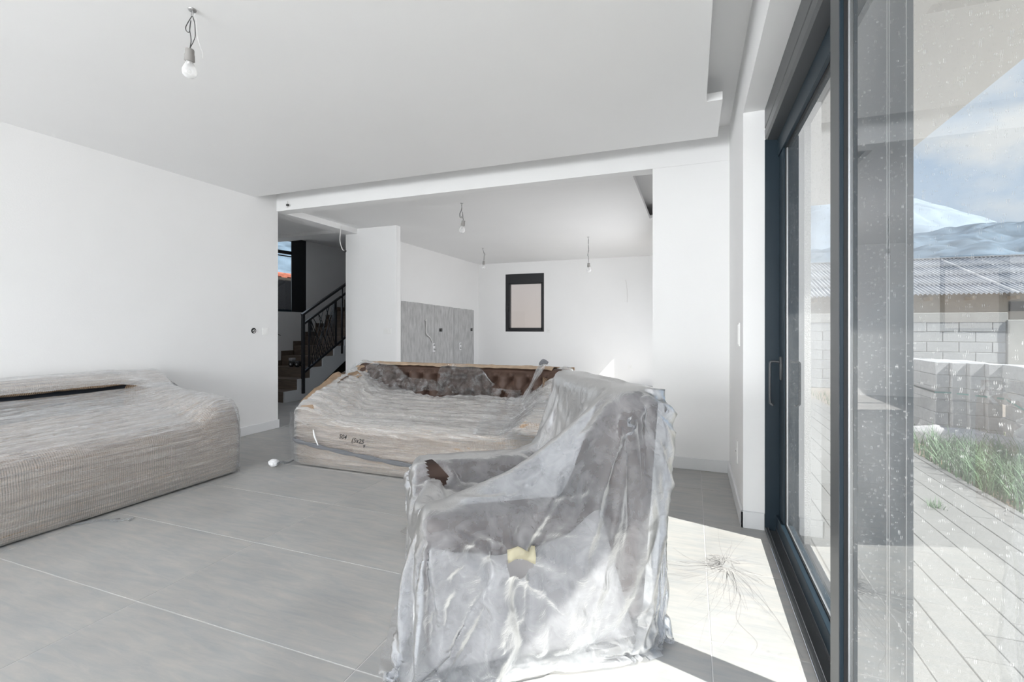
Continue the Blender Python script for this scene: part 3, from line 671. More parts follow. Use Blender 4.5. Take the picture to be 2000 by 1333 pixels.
# grass and straw
def blades(name, n, area, hmin, hmax, m, label, cat, seed, lean=0.5, w=.006):
    random.seed(seed); vs = []; fs = []
    for _ in range(n):
        x, y = area(); h = random.uniform(hmin, hmax); a = random.uniform(0, 2*PI); l = h*random.uniform(.2, 1.0)*lean; ww = w*random.uniform(.6, 1.3)
        dx, dy = math.cos(a), math.sin(a); px, py = -dy, dx; base = len(vs)
        for k, t in enumerate((0, .4, .75, 1.0)):
            q = ww*(1-t*.9); cx = x+dx*l*t*t; cy = y+dy*l*t*t; cz = -.085+h*(t-.25*lean*t*t*random.uniform(.6, 1.2))
            vs.append((cx-px*q, cy-py*q, cz)); vs.append((cx+px*q, cy+py*q, cz))
        for k in range(3): fs.append((base+2*k, base+2*k+1, base+2*k+3, base+2*k+2))
    me = bpy.data.meshes.new(name); me.from_pydata(vs, [], fs); me.update()
    return tag(obj(name, me, m), label, cat, None, 'stuff')
def clump():
    while True:
        x, y = random.uniform(2.04, 3.2), random.uniform(3.9, 6.4)
        d = ((x-2.55)/.42)**2 + ((y-5.05)/.85)**2
        if random.random() < math.exp(-d*.95): return x, y
blades('grass_clump', 4200, clump, .12, .34, M['grass'], 'tall green grass clump growing between paving and block stacks', 'grass', 5, .9, .0055)
blades('grass_clump', 900, lambda: (random.uniform(2.05, 3.5), random.uniform(6.0, 10.5)), .05, .16, M['grass'], 'sparse low green grass on the ground behind the white sack', 'grass', 6, .9, .005)
blades('grass_tuft', 60, lambda: (random.gauss(1.58, .03), random.gauss(4.12, .03)), .06, .13, M['grass'], 'tiny green grass tuft sprouting from a paving joint', 'grass', 8, 1.0, .003)
random.seed(9); vs = []; fs = []
for _ in range(5200):
    x = random.uniform(2.07, 3.6); y = random.uniform(2.6, 11.0)
    a = random.uniform(0, PI); l = random.uniform(.03, .10); z = -.084+random.uniform(0, .02); dz = random.uniform(-.012, .02); w = .0022
    dx, dy = math.cos(a)*l, math.sin(a)*l; px, py = -math.sin(a)*w, math.cos(a)*w; k = len(vs)
    vs += [(x-px, y-py, z), (x+px, y+py, z), (x+dx+px, y+dy+py, z+dz), (x+dx-px, y+dy-py, z+dz), ]
    fs.append((k, k+1, k+2, k+3))
me = bpy.data.meshes.new('straw'); me.from_pydata(vs, [], fs)
tag(obj('straw_litter', me, M['straw']), 'scattered orange brown dry straw on the ground along the paving edge', 'straw', None, 'stuff')
#==STAIRS==
# ------------------------------------------------------------ staircase
st = empty('staircase', (-6.45, 6.0, 0), 'staircase with dark wood look steps and pale stepped side', 'staircase')
def stc(name, bm, m, par=None, smooth=False): return shift(obj(name, bm, m, par or st, smooth), (-6.45, 6.0, 0))
TR, RS = 0.2775, 0.170
SX = -6.0
for k in range(-2, 11):
    yk = 6.282 + TR*k; zk = 0.506 + RS*k
    if k < 10:
        stc('riser', bx(HX+.01, SX-.03, yk, yk+.012, zk-RS, zk-.012, .001), M['riser'])
        stc('tread', bx(HX+.01, SX-.03, yk-.004, yk+TR+.004, zk-.014, zk, .001), M['riser'])
        stc('skirting', bx(HX+.001, HX+.013, yk, yk+TR, zk, zk+.085, .001), M['riser'])
        stc('skirting', bx(HX+.001, HX+.013, yk-.012, yk, zk-RS, zk+.085, .001), M['riser'])
b = bmesh.new(); poly = []
y00 = 6.282 - 2*TR
poly.append((y00, 0.0))
for k in range(-2, 10):
    yk = 6.282+TR*k; zk = .506+RS*k
    poly += [(yk, zk+.003), (yk+TR, zk+.003)]
yl, zl = poly[-1]
poly += [(yl, zl-.10), (6.282+TR*0.2, 0.506+RS*.2-.30), (y00+.42, 0.0)]
for x in (SX-.03, SX):
    pass
def low(y): return max(0.0, interp([(y00, 0), (y00+.42, 0), (9.2, .506+RS*9.6-.36)], y))
for k in range(-2, 10):
    ya = 6.282+TR*k; zt = .506+RS*k+.003; m_ = 3
    for q_ in range(m_):
        y0_, y1_ = ya+TR*q_/m_, ya+TR*(q_+1)/m_
        v8 = [b.verts.new(p) for p in [(SX-.03,y0_,low(y0_)),(SX,y0_,low(y0_)),(SX,y1_,low(y1_)),(SX-.03,y1_,low(y1_)),(SX-.03,y0_,zt),(SX,y0_,zt),(SX,y1_,zt),(SX-.03,y1_,zt)]]
        for f_ in [(3,2,1,0),(4,5,6,7),(1,2,6,5),(3,0,4,7)] + ([(0,1,5,4)] if q_ == 0 else []): b.faces.new([v8[i] for i in f_])
stc('stair_side', b, M['stringer'])
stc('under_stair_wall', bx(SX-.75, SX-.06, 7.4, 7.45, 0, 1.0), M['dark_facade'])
rl = empty('stair_railing', (SX+.0, 6.1, 0), 'black iron stair railing with criss cross lattice panel', 'railing')
def rlc(name, bm, m=M['rail'], par=None, smooth=False): return shift(obj(name, bm, m, par or rl, smooth), (SX+.0, 6.1, 0))
sl = 0.562
def rz(y, off=0): return 1.405 + sl*(y-6.09) + off
rxp = SX+.012
rlc('newel_post', bx(rxp-.022, rxp+.022, 6.07, 6.115, 0.10, 1.40, .002))
b = bmesh.new(); bar(b, (rxp, 6.07, rz(6.07)), (rxp, 9.2, rz(9.2)), .05, .035); rlc('handrail', b)
b = bmesh.new(); bar(b, (rxp, 6.10, rz(6.10, -.165)), (rxp, 9.2, rz(9.2, -.165)), .03, .035); rlc('upper_bar', b)
b = bmesh.new(); bar(b, (rxp, 6.10, rz(6.10, -.97)), (rxp, 9.2, rz(9.2, -.97)), .03, .035); rlc('lower_bar', b)
for y, lo in ((6.225, -.97), (6.86, -.97), (7.02, -1.22), (7.13, -.97), (7.24, -.97), (7.75, -.97), (8.4, -.97)):
    top = 0.0 if lo < -1 else -.165
    rlc('baluster', bx(rxp-.014, rxp+.014, y-.014, y+.014, rz(y, lo), rz(y, top), .001))
random.seed(11)
for k in range(11):
    y0 = 6.24 + .6*k/10; 
    for s in (1, -1):
        ya = y0; yb = min(6.85, max(6.24, y0 + s*random.uniform(.22, .42)))
        b = bmesh.new(); bar(b, (rxp, ya, rz(ya, -.95)), (rxp, yb, rz(yb, -.17)), .008, .008); rlc('lattice_bar', b)
#==ITEMS==
# ------------------------------------------------------------ wrapped sofa along the left wall
def wrap_noise(a, s, amp, k=1.0):
    return amp*(fbm(a*2.2*k, s*16, 1.3, 5)*.6 + fbm(a*7*k, s*30, 4.1, 3)*.25)
def prof_eval(prof, t):
    """point on a polyline (x,z) at arc fraction t with corner rounding through Catmull-Rom"""
    n = len(prof)-1; f = min(max(t, 0), .99999)*n; i = int(f); u = f-i
    p0 = prof[max(i-1, 0)]; p1 = prof[i]; p2 = prof[i+1]; p3 = prof[min(i+2, n)]
    o = []
    for c in range(2):
        o.append(0.5*((2*p1[c]) + (p2[c]-p0[c])*u + (2*p0[c]-5*p1[c]+4*p2[c]-p3[c])*u*u + (-p0[c]+3*p1[c]-3*p2[c]+p3[c])*u**3))
    return o
S1 = empty('wrapped_sofa', (-4.0, 1.85, 0), 'low sofa wrapped in ribbed cardboard and stretch film along the left wall', 'sofa', 'film wrapped sofas')
# profile: front bottom -> front top -> seat -> recess -> back roll -> rear bottom
seat = [(-3.50,.012),(-3.485,.06),(-3.475,.16),(-3.475,.30),(-3.49,.41),(-3.54,.462),(-3.66,.495),(-3.85,.54),(-4.02,.585),(-4.06,.56),(-4.09,.47),(-4.30,.44),(-4.43,.46),(-4.42,.68),(-4.33,.735),(-4.335,.805),(-4.46,.83),(-4.55,.80),(-4.565,.70),(-4.565,.02)]
arm  = [(-3.50,.012),(-3.485,.06),(-3.475,.16),(-3.475,.33),(-3.485,.50),(-3.53,.585),(-3.64,.612),(-3.80,.625),(-3.95,.635),(-4.05,.645),(-4.13,.655),(-4.20,.665),(-4.25,.685),(-4.30,.72),(-4.34,.765),(-4.40,.80),(-4.47,.81),(-4.54,.79),(-4.56,.70),(-4.565,.02)]
S1Y0, S1Y1 = 0.55, 2.86
def s1_point(y, t, off=0.0):
    w = sst(2.52, 2.72, y)
    a = prof_eval(seat, t); c = prof_eval(arm, t)
    x = a[0]*(1-w)+c[0]*w; z = a[1]*(1-w)+c[1]*w
    # shrink into rounded ends
    e = max(0.0, (y-(S1Y1-.07))/.07); e2 = max(0.0, (S1Y0+.07-y)/.07); e = max(e, e2)
    k = 1 - .10*e*e
    cx, cz = -4.05, .30
    x = cx+(x-cx)*(k*.5+.5); z = cz+(z-cz)*k if z > cz else z
    return x, z
def s1_body(u, v):
    y = S1Y0+(S1Y1-S1Y0)*v; x, z = s1_point(y, u)
    n = wrap_noise(y, u*2.0, .010) + .014*fbm(y*3, u*5, 7)
    # panel seams of the cardboard, soft vertical creases
    for s in (1.55, 2.08, 2.42): n -= .010*math.exp(-((y-s-.02*math.sin(u*30))/.012)**2)*(1 if u < .3 else 0)
    if z < .05: n *= z/.05
    return (x + n*(1 if u < .3 else .3), y, max(.006, z + (n if u > .25 else 0)))
def cap_ends(bm, nu, nv):
    bm.verts.ensure_lookup_table()
    vl = list(bm.verts)
    for j in (0, nv):
        ring = [vl[j*(nu+1)+i] for i in range(nu+1)]
        c = bm.verts.new(sum((v.co for v in ring), Vector())/len(ring) * 1.0)
        c.co.z = .3
        for i in range(nu): bm.faces.new((ring[i], ring[i+1], c) if j else (ring[i+1], ring[i], c))
        bm.faces.new((ring[-1], ring[0], c) if j else (ring[0], ring[-1], c))
    return bm
def s1local(o): return shift(o, (-4.0, 1.85, 0))
bm = sheet(s1_body, 150, 150); cap_ends(bm, 150, 150); bmesh.ops.recalc_face_normals(bm, faces=bm.faces[:])
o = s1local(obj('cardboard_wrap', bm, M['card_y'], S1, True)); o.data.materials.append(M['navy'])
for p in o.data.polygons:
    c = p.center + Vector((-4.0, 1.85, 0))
    if c.x < -4.045 and c.z < .72 and c.x > -4.5 and c.y < 2.55 and c.z > .40: p.material_index = 1  # recess faces take the dark tone that paints in their shade
# film: spans from front bottom over the seat to the recess edge
filmp = [(-3.50,.010),(-3.478,.05),(-3.462,.16),(-3.462,.30),(-3.476,.42),(-3.53,.478),(-3.66,.512),(-3.85,.56),(-4.00,.605),(-4.14,.640),(-4.285,.695)]
filma = [(-3.50,.010),(-3.478,.05),(-3.462,.16),(-3.460,.34),(-3.472,.52),(-3.52,.602),(-3.64,.630),(-3.80,.643),(-3.95,.653),(-4.10,.668),(-4.28,.72)]
def s1_film(u, v):
    y = S1Y0-.01+(S1Y1-S1Y0+.03)*v
    w = sst(2.45, 2.72, y); a = prof_eval(filmp, u); c = prof_eval(filma, u)
    x = a[0]*(1-w)+c[0]*w; z = a[1]*(1-w)+c[1]*w
    e = max(0.0, (y-(S1Y1-.05))/.06); k = 1-.13*e*e; x = -4.05+(x+4.05)*(k*.4+.6); z = z*k if z > .1 else z
    n = .012*abs(fbm(y*1.4+u*2, u*22, 9, 5)) + .006*fbm(y*5, u*60, 2, 3)
    n *= min(1, z/.04)
    return (x + n*(1 if u < .55 else .35), y, max(.004, z + (n if u > .4 else 0)))
def film_obj(bm, m_top, m_front, zsplit, par):
    o = obj('stretch_film', bm, m_top, par, True); o.data.materials.append(m_front)
    for p in o.data.polygons:
        c = p.center
        if c.z < zsplit + .05*fbm(c.x*3, c.y*3, 4): p.material_index = 1
    return o
s1local(film_obj(sheet(s1_film, 170, 130), M['film_y'], M['film_y_front'], .44, S1))
def s1_backfilm(u, v):
    y = S1Y0-.01+(S1Y1-S1Y0+.02)*v; w = sst(2.40, 2.75, y)
    p = [(-4.285,.74-.08*0),(-4.30,.79),(-4.38,.838),(-4.47,.842),(-4.565,.81)]; q = [(-4.20,.68),(-4.28,.735),(-4.37,.80),(-4.46,.825),(-4.57,.79)]
    a = prof_eval(p, u); c = prof_eval(q, u)
    x = a[0]*(1-w)+c[0]*w; z = a[1]*(1-w)+c[1]*w
    e = max(0.0, (y-(S1Y1-.05))/.06); z *= 1-.12*e*e
    return (x, y, z + .010*abs(fbm(y*1.5, u*20, 3, 4)))
s1local(obj('stretch_film', sheet(s1_backfilm, 40, 110), M['film_y'], S1, True))
def s1_end(u, v):
    # gathered film over the end face
    x = -3.46 - 1.10*u; top = interp([(-4.57,.78),(-4.46,.82),(-4.37,.79),(-4.28,.73),(-4.10,.665),(-3.6,.625),(-3.52,.595),(-3.465,.50)], x)
    z = .006 + (top-.02)*v
    return (x, S1Y1 + .012 + .012*abs(fbm(x*14, v*3, 5, 4)) - .03*(v**6) - .03*((1-u)**8), z)
s1local(obj('stretch_film', sheet(s1_end, 50, 40), M['film_y'], S1, True))
# frayed wisps of film at the near foot
b = bmesh.new()
tube(b, [(-3.60,1.62,.09),(-3.535,1.70,.03),(-3.50,1.72,.006),(-3.43,1.80,.006),(-3.33,1.90,.005)], .0035, 5, 4); tube(b, [(-3.50,1.72,.006),(-3.42,1.84,.008),(-3.30,1.87,.006),(-3.26,1.93,.010),(-3.24,1.90,.006)], .006, 5, 4)
s1local(obj('film_wisp', b, M['film_torn'], S1, True))

# ------------------------------------------------------------ wrapped sofa in the middle with tufted back
S2 = empty('wrapped_sofa', (-2.08, 3.65, 0), 'wrapped sofa with exposed brown tufted back, standing across the room in front of the partition', 'sofa', 'film wrapped sofas')
def s2local(o): return shift(o, (-2.08, 3.65, 0))
A0, A1 = -3.21, -0.94
def s2_arm(x):   # 1 at the arm ends
    return max(1-sst(A0+.16, A0+.34, x), sst(A1-.34, A1-.16, x))
base_p = [(3.20,.010),(3.185,.05),(3.175,.13),(3.178,.20),(3.168,.30),(3.185,.365),(3.25,.405),(3.40,.450),(3.56,.50),(3.70,.545),(3.80,.565),(3.84,.50),(4.10,.50),(4.12,.40),(4.12,.01)]
arm_p  = [(3.20,.010),(3.18,.05),(3.165,.14),(3.170,.26),(3.165,.40),(3.18,.50),(3.26,.545),(3.42,.60),(3.58,.655),(3.72,.70),(3.84,.745),(3.94,.79),(4.06,.83),(4.12,.70),(4.12,.01)]
def s2_body(u, v):
    x = A0+(A1-A0)*v; w = s2_arm(x); a = prof_eval(base_p, u); c = prof_eval(arm_p, u)
    w2 = w if u > .3 else w*.55
    y = a[0]*(1-w2)+c[0]*w2; z = a[1]*(1-w2)+c[1]*w2
    e = max(0.0, (A0+.07-x)/.07, (x-(A1-.07))/.07); k = 1-.10*e*e
    y = 3.65+(y-3.65)*(.5+.5*k); z = z*(k if z > .08 else 1)
    n = .012*fbm(x*2.5, u*9, 5, 5) + .006*fbm(x*9, u*26, 2, 3)
    for s in (-2.55, -2.2, -1.9, -1.55, -1.2): n -= .009*math.exp(-((x-s-.03*math.sin(u*20+s))/.012)**2)*(1 if u < .42 else .2)
    if u < .33: n += .012*math.sin(2*PI*(z-.05)/.2)*.4
    n *= min(1, max(z, .001)/.06)
    return (x, y - n*(1 if u < .4 else .2), max(.006, z + (n if u > .3 else 0)))
bm = sheet(s2_body, 130, 170)
nu, nv = 130, 170; vl = list(bm.verts)
for j in (0, nv):
    ring = [vl[j*(nu+1)+i] for i in range(nu+1)]
    c = bm.verts.new((ring[0].co.x + (-.012 if j == 0 else .012), 3.7, .3))
    for i in range(nu): bm.faces.new((ring[i], ring[i+1], c))
    bm.faces.new((ring[-1], ring[0], c))
bmesh.ops.recalc_face_normals(bm, faces=bm.faces[:])
s2local(obj('cardboard_wrap', bm, M['card_x'], S2, True))
# tufted backrest
bt = []
cols = 13; dx = (2.27-.30)/cols
for r, z in enumerate((.60, .735)):
    for c in range(cols+1):
        x = A0+.15+dx*(c+(.5 if r % 2 else 0))
        if x < A1-.12: bt.append((x, z))
def tuft_y(x, z):
    y = 3.86 + .10*(z-.5) - .055
    dmin = 9
    q = 0
    for bx_, bz in bt:
        d = math.hypot((x-bx_)*.95, z-bz); q += .050*math.exp(-(d/.038)**2)
    # diagonal folds
    u1 = ((x-A0-.15)/dx*1.0 - (z-.60)/.135*.5) % 1.0; u2 = ((x-A0-.15)/dx + (z-.60)/.135*.5) % 1.0
    f = min(abs(u1), abs(1-u1)); g2 = min(abs(u2), abs(1-u2))
    q += .024*math.exp(-(f/.08)**2) + .024*math.exp(-(g2/.08)**2)
    return y + q
def s2_back(u, v):
    x = A0+.10+(A1-A0-.20)*u
    if v < .72:
        z = .46 + (.80-.46)*v/.72; y = tuft_y(x, z) + .035*sst(.76, .80, z)
    else:
        a = (v-.72)/.28*PI*.95; z = .80 + .034*math.sin(a); y = 3.90+.085-.085*math.cos(a)
    return (x, y, z)
s2local(obj('backrest', sheet(s2_back, 240, 54), M['brown'], S2, True))
bb = None
for x, z in bt:
    if bb is None:
        q = bmesh.new(); bmesh.ops.create_uvsphere(q, u_segments=12, v_segments=8, radius=.011)
        for v in q.verts: v.co.y *= .5
        bb = bpy.data.meshes.new('button'); q.to_mesh(bb); q.free()
        for p in bb.polygons: p.use_smooth = True
    obj('button', bb, M['brown'], S2, loc=(x+2.08, tuft_y(x, z)-.004-3.65, z))
s2local(obj('cardboard_panel', bx(A0+.02, A1-.02, 4.06, 4.075, .03, .845), M['card_x'], S2))
# torn cardboard strip along the top of the back
def topc(u, v):
    x = A0+.22+(A1-A0-.40)*u
    return (x, 3.90+.17*v - .03*fbm(x*9, 1.0), .842 + .012*fbm(x*6, v*3, 2) + .010*math.sin(PI*v) - .010*(1-v))
s2local(obj('cardboard_strip', sheet(topc, 90, 6), M['card_edge'], S2, True))
# torn flaps on both arms
def flap(p, w, d, h, rot, seed):
    def F(u, v):
        a = (u-.5)*w; c = v*d
        z = h*v + .02*fbm(a*9, c*9, seed) + .02*math.sin(u*4+seed)
        ca, sa_ = math.cos(rot), math.sin(rot)
        return (p[0]+a*ca-c*sa_, p[1]+a*sa_+c*ca, p[2]+z)
    bm = sheet(F, 14, 8); bmesh.ops.solidify(bm, geom=bm.faces[:], thickness=.005); return bm
for i, (p, w, d, h, r) in enumerate([((A0+.01,3.25,.53),.10,.48,.22,.02), ((A0+.03,3.42,.60),.16,.40,.16,-.06), ((A0+.10,3.62,.67),.20,.30,.12,-.10), ((A1-.10,3.72,.70),.20,.26,.10,.3), ((A1-.02,3.60,.66),.14,.26,.12,.1), ((A1-.22,3.80,.70),.16,.16,.06,-.2)]):
    s2local(obj('cardboard_flap', flap(p, w, d, h, r, i*3.1), M['card_x'] if i % 2 else M['card_edge'], S2, True))
# film sheet over seat and front
film_b = [(3.20,.008),(3.170,.05),(3.158,.14),(3.158,.27),(3.160,.365),(3.20,.412),(3.34,.455),(3.50,.505),(3.66,.56),(3.80,.615),(3.92,.69)]
film_a = [(3.20,.008),(3.165,.05),(3.150,.15),(3.150,.30),(3.155,.45),(3.20,.53),(3.36,.60),(3.54,.665),(3.74,.735),(3.92,.80),(4.04,.852)]
upper = [(-3.25,1.0),(-3.0,1.0),(-2.85,.99),(-2.62,.92),(-2.35,.86),(-2.20,.84),(-2.12,.835),(-1.95,.86),(-1.75,.88),(-1.5,.86),(-1.3,.88),(-1.15,.96),(-.9,1.0)]
def s2_film(u, v):
    x = A0-.012+(A1-A0+.024)*v; w = max(1-sst(A0+.10, A0+.55, x), sst(A1-.40, A1-.12, x))
    uu = u*interp(upper, x)
    a = prof_eval(film_b, uu); c = prof_eval(film_a, uu)
    w2 = w if uu > .4 else w*.6
    y = a[0]*(1-w2)+c[0]*w2; z = a[1]*(1-w2)+c[1]*w2
    e = max(0.0, (A0+.05-x)/.06, (x-(A1-.05))/.06); z *= (1-.08*e*e); y = 3.65+(y-3.65)*(1-.05*e*e)
    n = .016*abs(fbm(x*1.3+uu, uu*20, 6, 5)) + .008*fbm(x*4, uu*50, 8, 3)
    n *= min(1, z/.05)
    if u > .96: z += .015*fbm(x*18, 1.2, 3); y += .02*fbm(x*15, 2.2, 3)
    return (x, y - n*(1 if uu < .5 else .3), max(.004, z+(n if uu > .35 else 0)))
s2local(film_obj(sheet(s2_film, 130, 200), M['film_x'], M['film_x_front'], .36, S2))
def band(u, v):
    w = .05*(1-.4*v)*(1+.3*math.sin(v*9)); z = .885-.30*v
    return (-1.20-.10*v + (u-.5)*w + .006*fbm(v*9, u*3, 1), 3.93-.27*v - .012*math.cos(u*PI*3), z + .004*fbm(u*9, v*9))
s2local(obj('film_strand', sheet(band, 12, 24), M['film_torn'], S2, True))
b = bmesh.new(); tube(b, [(-1.235,3.93,.872),(-1.20,3.92,.90),(-1.16,3.93,.885)], [.010, .022, .012], 8, 5)
s2local(obj('film_knot', b, M['film_dark'], S2, True))
# loose torn film over the tufted back
def torn(x0, x1, za, zb, yf, seed, amp=.03):
    def F(u, v):
        x = x0+(x1-x0)*u + .03*fbm(v*5, seed)
        z = za(u)+(zb(u)-za(u))*v
        y = yf(z) - amp*abs(fbm(x*5, z*9, seed, 5))*1.6 - .006
        return (x, y, z + .008*fbm(x*20, v*4, seed+1))
    return sheet(F, 70, 40)
yf = lambda z: 3.80+.25*max(0, z-.62)
s2local(obj('torn_film', torn(-2.98, -2.10, lambda u: .60+.02*math.sin(u*9), lambda u: .865-.10*sst(.35, .6, u)-.06*u, yf, 2.0, .035), M['film_torn'], S2, True))
s2local(obj('torn_film', torn(-2.16, -1.62, lambda u: .585+.0*u, lambda u: .865-.03*abs(u-.35)*2-.12*sst(.7, 1, u), yf, 5.0, .04), M['film_torn'], S2, True))
# crumpled end film on the right
def crump(u, v):
    x = A1-.55+.60*u; z = .05+.66*v
    y = 3.13 + .72*max(0, v-.50) - .05*abs(fbm(x*10, z*10, 12, 5)) - .02*math.sin(u*9+v*5) - .02*math.sin(PI*u)
    return (x + .02*fbm(x*6, z*8, 3), y, z)
s2local(obj('crumpled_film', sheet(crump, 80, 80, skip=lambda u, v: u < .45+.5*(.5-v) and v < .55 or fbm(u*6, v*6, 31) > .33), M['film_torn'], S2, True))
# bunched left end and twisted film rope
def bunch(u, v):
    y = 3.14+.85*u; top = interp([(3.14,.47),(3.3,.57),(3.6,.67),(3.9,.79),(4.0,.83)], y); z = .008+(top-.01)*v
    return (A0-.018-.016*abs(fbm(y*13, z*5, 3, 5))+.03*math.exp(-((z-.2)/.05)**2)*.4, y, z)
s2local(obj('stretch_film', sheet(bunch, 60, 50), M['film_torn'], S2, True))
b = bmesh.new()
tube(b, smooth_path([(A0-.01,3.22,.235),(A0+.03,3.155,.225),(-3.0,3.138,.205),(-2.7,3.140,.175),(-2.4,3.142,.150),(-2.1,3.142,.132),(-1.7,3.142,.125),(-1.3,3.142,.12)], 8), [.008+.009*abs(math.sin(i*.45))*(1 if i > 6 else .4)+.004 for i in range(57)], 8)
for v in b.verts: v.co.y = 3.142+(v.co.y-3.142)*.55
s2local(obj('film_rope', b, M['film_dark'], S2, True))
b = bmesh.new(); tube(b, [(-2.975,3.138,.335),(-2.955,3.132,.28),(-2.915,3.134,.20)], [.004, .007, .003], 6, 4)
s2local(obj('film_strand', b, M['foam'], S2, True))
# marker writing on the cardboard
def text_mesh(s, size, loc, rot, m, parent, name, ext=.0004):
    cu = bpy.data.curves.new(name, 'FONT'); cu.body = s; cu.size = size; cu.extrude = ext; cu.shear = .25; cu.offset = .0006
    t = bpy.data.objects.new(name, cu); COL.objects.link(t); t.rotation_euler = rot; t.location = loc
    bpy.context.view_layer.update(); dg = bpy.context.evaluated_depsgraph_get()
    me = bpy.data.meshes.new_from_object(t.evaluated_get(dg)); me.transform(t.matrix_world); bpy.data.objects.remove(t)
    me.materials.clear()
    return obj(name, me, m, parent)
for s, px, z, sz in (('504', -2.69, .292, .050), ('(5x25', -2.565, .272, .052), ('9', -2.455, .235, .040)):
    o = text_mesh(s, sz, (px, 3.116, z), (PI/2, 0.06, 0), M['ink'], S2, 'marker_writing'); s2local(o)
# foam ball and film tail on the floor by the left foot
fb = bmesh.new(); bmesh.ops.create_icosphere(fb, subdivisions=4, radius=.042)
for v in fb.verts:
    n = fbm(v.co.x*30, v.co.y*30, v.co.z*30); v.co *= 1+.16*n; v.co.z = v.co.z*.75
    v.co.z = max(v.co.z, -.030)
o = tag(obj('film_ball', fb, M['foam'], None, True, (-3.36, 3.09, .030)), 'small crumpled white film ball on the floor at the middle sofa corner', 'packaging')
b = bmesh.new()
for k in range(5):
    tube(b, [(.03, .01*k-.02, -.01+.004*k), (.07+.01*k, .02, .01+.006*math.sin(k*2)), (.11, .05-.01*k, .0), (.15, .07, .02)], .005, 5, 4)
o2 = obj('film_tail', b, M['film_torn'], o, True)

# ------------------------------------------------------------ armchair under its dust sheet
CA = math.atan2(-.568, -.823); CC = (-.707, 1.929)
AC = empty('armchair', (CC[0], CC[1], 0), 'brown upholstered armchair hidden under a milky plastic dust sheet', 'armchair', rz=CA)
def rbox(x0, x1, y0, y1, z0, z1, bev, seg=5, f=None):
    bm = bx(x0, x1, y0, y1, z0, z1, bev, seg)
    if f:
        for v in bm.verts: v.co = Vector(f(v.co))
    return bm
chair_parts = []
def acp(name, bm, m=M['brown_chair']):
    o = obj(name, bm, m, AC, True); chair_parts.append(o); return o
# local: +x forward, +y = from the near side? (rotated), rear at x=-.425
def lean(c):
    k = max(0, (c.z-.35)/.62); return (c.x - .07*k + .0, c.y, c.z - .03*max(0, k-.8)*(abs(c.y)/.4)*5*.3)
acp('backrest', rbox(-.40, -.235, -.395, .395, .10, .955, .06, 6, lean))
acp('armrest', rbox(-.34, .415, .24, .395, .08, .555, .055, 6))
acp('armrest', rbox(-.34, .415, -.395, -.24, .08, .555, .055, 6))
acp('seat_base', rbox(-.38, .385, -.36, .36, .08, .30, .03, 3))
acp('seat_cushion', rbox(-.20, .40, -.236, .236, .29, .43, .05, 5))
for sx in (-.36, .36):
    for sy in (-.34, .34):
        q = bmesh.new(); lathe(q, [(.016, 0), (.018, .01), (.026, .085)], 12, (sx, sy, 0)); o = obj('leg', q, M['black'], AC, True)
def foamP(u, v):
    x = .405 - .70*u; top = .47 - .05*math.sin(PI*min(1, u*1.25)) + .07*sst(.75, 1, u) + .008*fbm(u*7, 2)
    return (x + .09*v*u*u - .05*(1-v)*u, .399 + .004*fbm(x*9, v*6), .06 + (top-.06)*v)
bm = sheet(foamP, 24, 12); bmesh.ops.solidify(bm, geom=bm.faces[:], thickness=.004)
obj('foam_wrap', bm, M['foam_pale'], AC, True)['label'] = 'pale lilac foam sheet on the near side'
